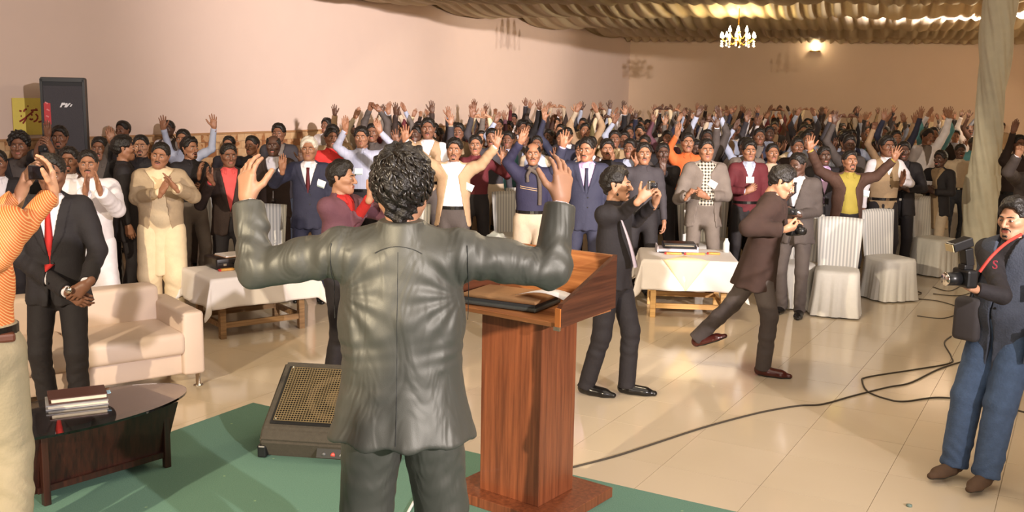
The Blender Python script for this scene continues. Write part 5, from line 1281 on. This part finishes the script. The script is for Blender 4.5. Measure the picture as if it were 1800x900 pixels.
# --- man in brown velvet jacket walking to the right
wk = FP('man in dark brown velvet jacket walking to the right and looking down', 1362, 268, 7.9, 1.25, by=(1335, 480), sc=.985, skin=1, lod=0, hair='side', fh='brows', lean=(.16, 0, 0), head=(.0, .42, 0),
   L=A(1315, 400, 1378, 404, 7.75, (.2, -.8, .2), (.5, .2, .8), 'hold', -.12, -.1), Rr=A(1322, 395, 1385, 390, 8.1, (.1, -1, .1), (0, 0, -1), 'hold', 0, 0),
   top=shirt('black'), over=jacket(mat('brown_velvet', srgb(52, 34, 28), .9, noise=.3, nscale=12), (1.2, .06, .02), hem=.72, off=.034, flare=.03), legs=tr('dgrey', off=.010, baggy=.004), shoe=BROWNSHOE,
   feet={-1: (-.10, -.10, 0, -.05, 0), 1: (.10, .52, .04, .05, -.40)})
hc = empty('handheld_camera', at_y(1396, 404, 7.75), .6, 'black camera held low by the walking man in brown velvet jacket', 'camera', 'cameras held by the guests')
boxo('camera_body', (0, 0, 0), (.13, .07, .09), BLKPL, hc, bevel=.012); cyl('lens', (0, -.03, 0), (0, -.10, 0), .034, .03, BLKPL, hc); boxo('viewfinder', (0, 0, .055), (.05, .05, .03), BLKPL, hc, bevel=.006)

# --- photographer in denim vest on the right
dv = FP('photographer in denim vest, black sleeves and jeans at the right edge', 1782, 345, 5.7, -.95, by=(1768, 560), skin=1, lod=0, hair='side', fh='goatee', head=(-.05, .1, 0), fat=.012, belly=.02,
   L=A(1762, 520, 1716, 508, 5.55, (-.2, -.9, .2), (.4, .3, .8), 'hold', -.12, -.12), Rr=A(1800, 500, 1722, 490, 5.9, (-.2, -1, .1), (-.9, 0, 0), 'hold', -.1, -.02),
   top=dict(mat=K['black'], hem=.9, off=.01, collar=1, name='shirt', sleeve=.96), over=dict(mat=K['denimd'], hem=.70, off=.034, sleeve=0, name='vest', flare=.012, bel=.02, vee=(1.2, .05, .02)),
   legs=tr('denim', off=.022, baggy=.014), shoe=mat('brown_suede', srgb(86, 64, 46), .85), feet={-1: (-.11, -.26, 0, -.1, 0), 1: (.10, -.26, 0, .1, 0)})
VV = dv['overV']; dr = dv['root']; DENP = mat('denim_pocket', srgb(82, 92, 112), .85, noise=.4, nscale=30, bump=.4, bscale=90)
def side_x(V, y, z):
    m = (np.abs(V[:, 1] - y) < .03) & (np.abs(V[:, 2] - z) < .03); return V[m, 0].max() if m.any() else .2
for (y_, z_, sw, sh, nm_, m_) in ((-.05, .86, .20, .16, 'pocket', DENP), (-.05, .945, .21, .05, 'pocket_flap', DENP), (-.05, .978, .13, .022, 'folded_paper', WHITE), (-.08, 1.2, .10, .10, 'pocket', DENP)):
    boxo(nm_, (side_x(VV, y_, z_) + .002, y_, z_), (.018, sw, sh), m_, dr, Euler((0, .05, 0)).to_matrix(), bevel=.005)
tube('camera_strap', spline([dv['WI'] @ at_y(x, y, Y_) for x, y, Y_ in ((1795, 412, 5.5), (1768, 428, 5.42), (1742, 452, 5.36), (1722, 478, 5.36))], 6), .009, mat('red_strap', srgb(200, 60, 50), .6), dr, 6)
text('S', dv['WI'] @ at_y(1749, 466, 5.33), .07, mat('pink_thread', srgb(190, 70, 90), .6), dr, (PI / 2, 0, 0), name='embroidery')
dc = empty('flash_camera', at_y(1696, 488, 5.35), -1.35, 'black camera with tilted flash unit held by the denim vest photographer', 'camera')
boxo('camera_body', (0, 0, 0), (.14, .07, .10), BLKPL, dc, bevel=.014); cyl('lens', (0, -.03, -.005), (0, -.12, -.005), .038, .036, BLKPL, dc, 20); cyl('lens_ring', (0, -.118, -.005), (0, -.124, -.005), .038, .034, CHROME, dc, 20)
boxo('prism_hump', (0, 0, .06), (.06, .06, .03), BLKPL, dc, bevel=.008); boxo('flash_base', (0, .0, .115), (.06, .05, .10), BLKPL, dc, Euler((.2, 0, 0)).to_matrix(), bevel=.006)
boxo('flash_head', (0, -.05, .185), (.075, .12, .05), BLKPL, dc, Euler((.3, 0, 0)).to_matrix(), bevel=.006); boxo('flash_window', (0, -.112, .166), (.066, .004, .04), mat('flash_lens', srgb(210, 190, 150), .3), dc, Euler((.3, 0, 0)).to_matrix())
# black bag hanging at his side
bg = empty('shoulder_bag', at_y(1703, 560, 5.75) - Vector((0, 0, .12)), -.9, 'dark grey shoulder bag hanging beside the denim vest photographer', 'bag')
boxo('bag_body', (0, 0, .12), (.16, .10, .26), mat('bag_nylon', srgb(60, 56, 58), .8), bg, bevel=.03, seg=3, smooth=True)
tube('bag_strap', spline([(.0, 0, .24), (.03, .02, .40), (.10, .06, .55)], 5), .012, BLKPL, bg, 6)

# ------------------------------------------------------------ chairs
CHL = [(1458, 552, -.32, 'white covered chair standing empty in front of the yellow shirt man'), (1522, 528, .35, 'white covered chair right beside the empty front chair'), (1400, 545, -.5, 'white covered chair behind the grey suit man with camera'),
       (1182, 500, .1, 'white covered chair behind the right cloth table, left of the checked shirt man'), (1272, 498, -.2, 'white covered chair right of the checked shirt man'),
       (872, 480, .1, 'white covered chair behind the speaker, right of the tan blazer man'), (905, 470, -.2, 'white covered chair second to the right of the tan blazer man'),
       (482, 530, .2, 'white covered chair left of the white haired man'), (366, 500, .3, 'white covered chair beside the briefcase table, left'), (212, 520, .3, 'white covered chair behind the sofa, near the cardigan man'),
       (12, 540, .5, 'white covered chair at the left edge behind the sofa'), (1612, 465, .9, 'white covered chair along the aisle beside the man in black'), (1560, 500, .6, 'white covered chair at the aisle behind the second chair'),
       (1652, 440, .8, 'white covered chair farther up the aisle'), (735, 520, .0, 'white covered chair hidden partly behind the head of the speaker'), (1690, 425, .8, 'white covered chair at the aisle near the column')]
CPOS = []
for x_, y_, a_, l_ in CHL:
    p = at_z(x_, y_, 0)
    for it in range(80):
        d = [(math.hypot(p.x - q[0], p.y - q[1]), q) for q in PPOS + CPOS]; dm, q = min(d)
        if dm > .50: break
        p.x += (p.x - q[0]) / dm * .03; p.y += abs(p.y - q[1]) / dm * .02 + .01
    CPOS.append((p.x, p.y)); chair(p.x, p.y, a_, l_)
hb = empty('handbag', Vector((at_y(868, 425, 9.0).x, 10.2, .49)), 0, 'black handbag with a clear plastic bag on a covered chair', 'bag')
boxo('bag_body', (0, 0, .09), (.30, .14, .18), BLKPL, hb, bevel=.03, smooth=True); bm = bmesh.new(); bmesh.ops.create_icosphere(bm, subdivisions=3, radius=.1)
for v in bm.verts: v.co += v.co.normalized() * .02 * math.sin(v.co.x * 60) * math.sin(v.co.z * 50 + v.co.y * 40); v.co.z = v.co.z * .8 + .23
bm_obj('plastic_bag', bm, mat('thin_plastic', srgb(200, 205, 195), .15, trans=.5), hb, True)
text('Mu', (.0, -.105, .235), .10, mat('purple_print', srgb(110, 80, 140), .5), hb, (PI / 2, 0, 0), shear=.3, name='bag_print')
# ------------------------------------------------------------ the crowd behind: archetypes, then copies in a loop
ARCH = []
def arch(L, Rr, kind, hair, fh, pose, **k):
    kw = dict(shirt=dict(top=shirt('white', .88)), jacket=dict(top=shirt('white'), over=jacket('char', (1.14, .07, .03))), kameez=dict(top=shirt('cream', .50, flare=.03, off=.014)), vest=dict(top=shirt('white'), over=vest('brown', sleeve=0, name='vest')),
              jumper=dict(top=shirt('white'), over=vest('maroon')))[kind]
    p = person((0, -50, 0), 0, 1, L=L, Rr=Rr, hair=hair, fh=fh, lod=2, legs=tr('char'), label='x', head=(R.uniform(-.3, .3), R.uniform(-.1, .15), 0), eyes=False, coarse_legs=True, **kw, **k)
    ARCH.append((p['root'], kind, pose))
arch('up', 'down', 'shirt', 'short', 'moustache', 'right hand up'); arch('up', 'up', 'shirt', 'short', 'brows', 'both arms raised', mouth=.005); arch('down', 'up', 'jacket', 'side', 'moustache', 'left hand up')
arch('down', 'down', 'shirt', 'short', 'moustache', 'arms down'); arch('clap', 'clap', 'jumper', 'short', 'brows', 'hands clapping'); arch('upwide', 'upwide', 'shirt', 'side', 'moustache', 'arms wide')
arch('upin', 'upin', 'jumper', 'short', 'beard', 'both palms lifted', mouth=.006); arch('half', 'down', 'jacket', 'short', 'moustache', 'right palm out'); arch('down', 'down', 'jacket', 'side', 'brows', 'arms down')
arch('fist', 'down', 'shirt', 'curly', 'brows', 'right fist up'); arch('arch', 'arch', 'jacket', 'short', 'brows', 'hands joined overhead'); arch('half', 'half', 'kameez', 'short', 'beard', 'both palms out')
arch('down', 'half', 'vest', 'short', 'moustache', 'left palm out'); arch('upin', 'down', 'vest', 'side', 'brows', 'right palm lifted'); arch('up', 'half', 'kameez', 'bald', 'moustache', 'both hands raised')
PAL = [('black', 'black', 5), ('charcoal', 'char', 5), ('dark brown', 'dbrown', 4), ('brown', 'brown', 3), ('navy', 'navy', 4), ('maroon', 'maroon', 2), ('white', 'white', 3), ('cream', 'cream', 2), ('light blue', 'blue', 2), ('grey', 'grey', 2),
       ('dark grey', 'dgrey', 4), ('olive', 'olive', 1), ('tan', 'tan', 2), ('beige', 'beige', 2), ('red', 'red', 1), ('orange', 'orange', 1), ('teal', 'teal', 1), ('plum', 'plum', 1)]
bagp = [p for p in PAL for _ in range(p[2])]
ORD = ['first', 'second', 'third', 'fourth', 'fifth', 'sixth', 'seventh', 'eighth', 'ninth', 'tenth', 'eleventh', 'twelfth', 'thirteenth', 'fourteenth', 'fifteenth', 'sixteenth', 'seventeenth', 'eighteenth', 'nineteenth', 'twentieth', 'twenty-first', 'twenty-second', 'twenty-third', 'twenty-fourth', 'twenty-fifth']
R2 = random.Random(21); rows = []
PPOS[:] = [q for q in PPOS if q[1] > -10]
Y = 12.3; ri = 0
while Y < 28.6:
    x0 = wallL(Y) + .75
    x1 = 4.3 + (Y - 12) * .575 if Y < 17.6 else 7.6 + (Y - 17.6) * .60
    x1 = min(x1, Y * .50 - .2 if Y > 16 else 99)
    sp = .67 + .006 * (Y - 12); row = []; x = x0 + (ri % 2) * sp * .5
    while x < x1:
        q = (x + R2.uniform(-.1, .1), Y - .018 * (x - x0) + R2.uniform(-.15, .15)); x += sp
        for it in range(6):
            near = [p for p in PPOS + CPOS if math.hypot(q[0] - p[0], q[1] - p[1]) < .56]
            if not near: break
            q = (q[0] + R2.uniform(-.15, .15), q[1] + R2.uniform(0, .2))
        if near or q[1] > BW(q[0]) - .6 or q[0] < wallL(q[1]) + .55: continue
        row.append(q); PPOS.append(q)
    rows.append(row); ri += 1; Y += .98 + .012 * (Y - 12)
used = set(); cnt = 0; seen = set()
nr = len(rows)
for ri, row in enumerate(rows):
    nth = 0
    for ci, (x, y) in enumerate(row):
        if (Vector((x, y, 0)) - Vector((cx, cy, 0))).length < .6: continue
        if (Vector((x, y, 0)) - Vector((pc.x, pc.y, 0))).length < .9: continue
        ai = R2.randrange(len(ARCH)) if ri > 1 else R2.choice([3, 8, 4, 0, 2, 7, 12]); src, kind, pose = ARCH[ai]
        u_ = 900 + FPX * x / y
        if u_ < 590:
            if R2.random() < .45: continue
            ai = R2.choice([3, 8, 12]); src, kind, pose = ARCH[ai]
        cn, ck, _ = R2.choice(bagp); tn = R2.choice(['black', 'black', 'char', 'dgrey', 'khaki', 'denimd', 'brown'])
        main = K[ck]; inner = K[R2.choice(['white', 'white', 'blue', 'cream', 'grey', 'khaki'])]
        mats = {'trousers': K[tn], 'body': None}
        sk = SKINS[R2.choice([0, 0, 2, 2, 2, 3, 1])]
        if kind in ('shirt', 'kameez'): mats['shirt'] = main
        else: mats['shirt'] = inner; mats['jacket'] = mats['vest'] = mats['jumper'] = main
        if kind == 'kameez': mats['trousers'] = main
        mats['body'] = sk
        gname = {'shirt': 'shirt', 'jacket': 'jacket', 'vest': 'vest', 'jumper': 'jumper', 'kameez': 'kurta'}[kind]
        rl = 'back row' if ri == nr - 1 else '%s row from back' % ORD[nr - 1 - ri]
        lab = 'person in %s %s, %s, %s from left, %s' % (cn, gname, pose, ORD[min(nth, 24)], rl)
        face = -math.atan2(x, y) * .35 * -1
        copy_person(src, (x, y, 0), R2.uniform(-.25, .25) - .1, R2.uniform(.93, 1.03), lab, 'guests standing in the crowd', mats); cnt += 1; nth += 1
for src, _, _ in ARCH:
    for c in list(src.children): bpy.data.objects.remove(c)
    bpy.data.objects.remove(src)
print('crowd', cnt, 'time', time.time() - T00)
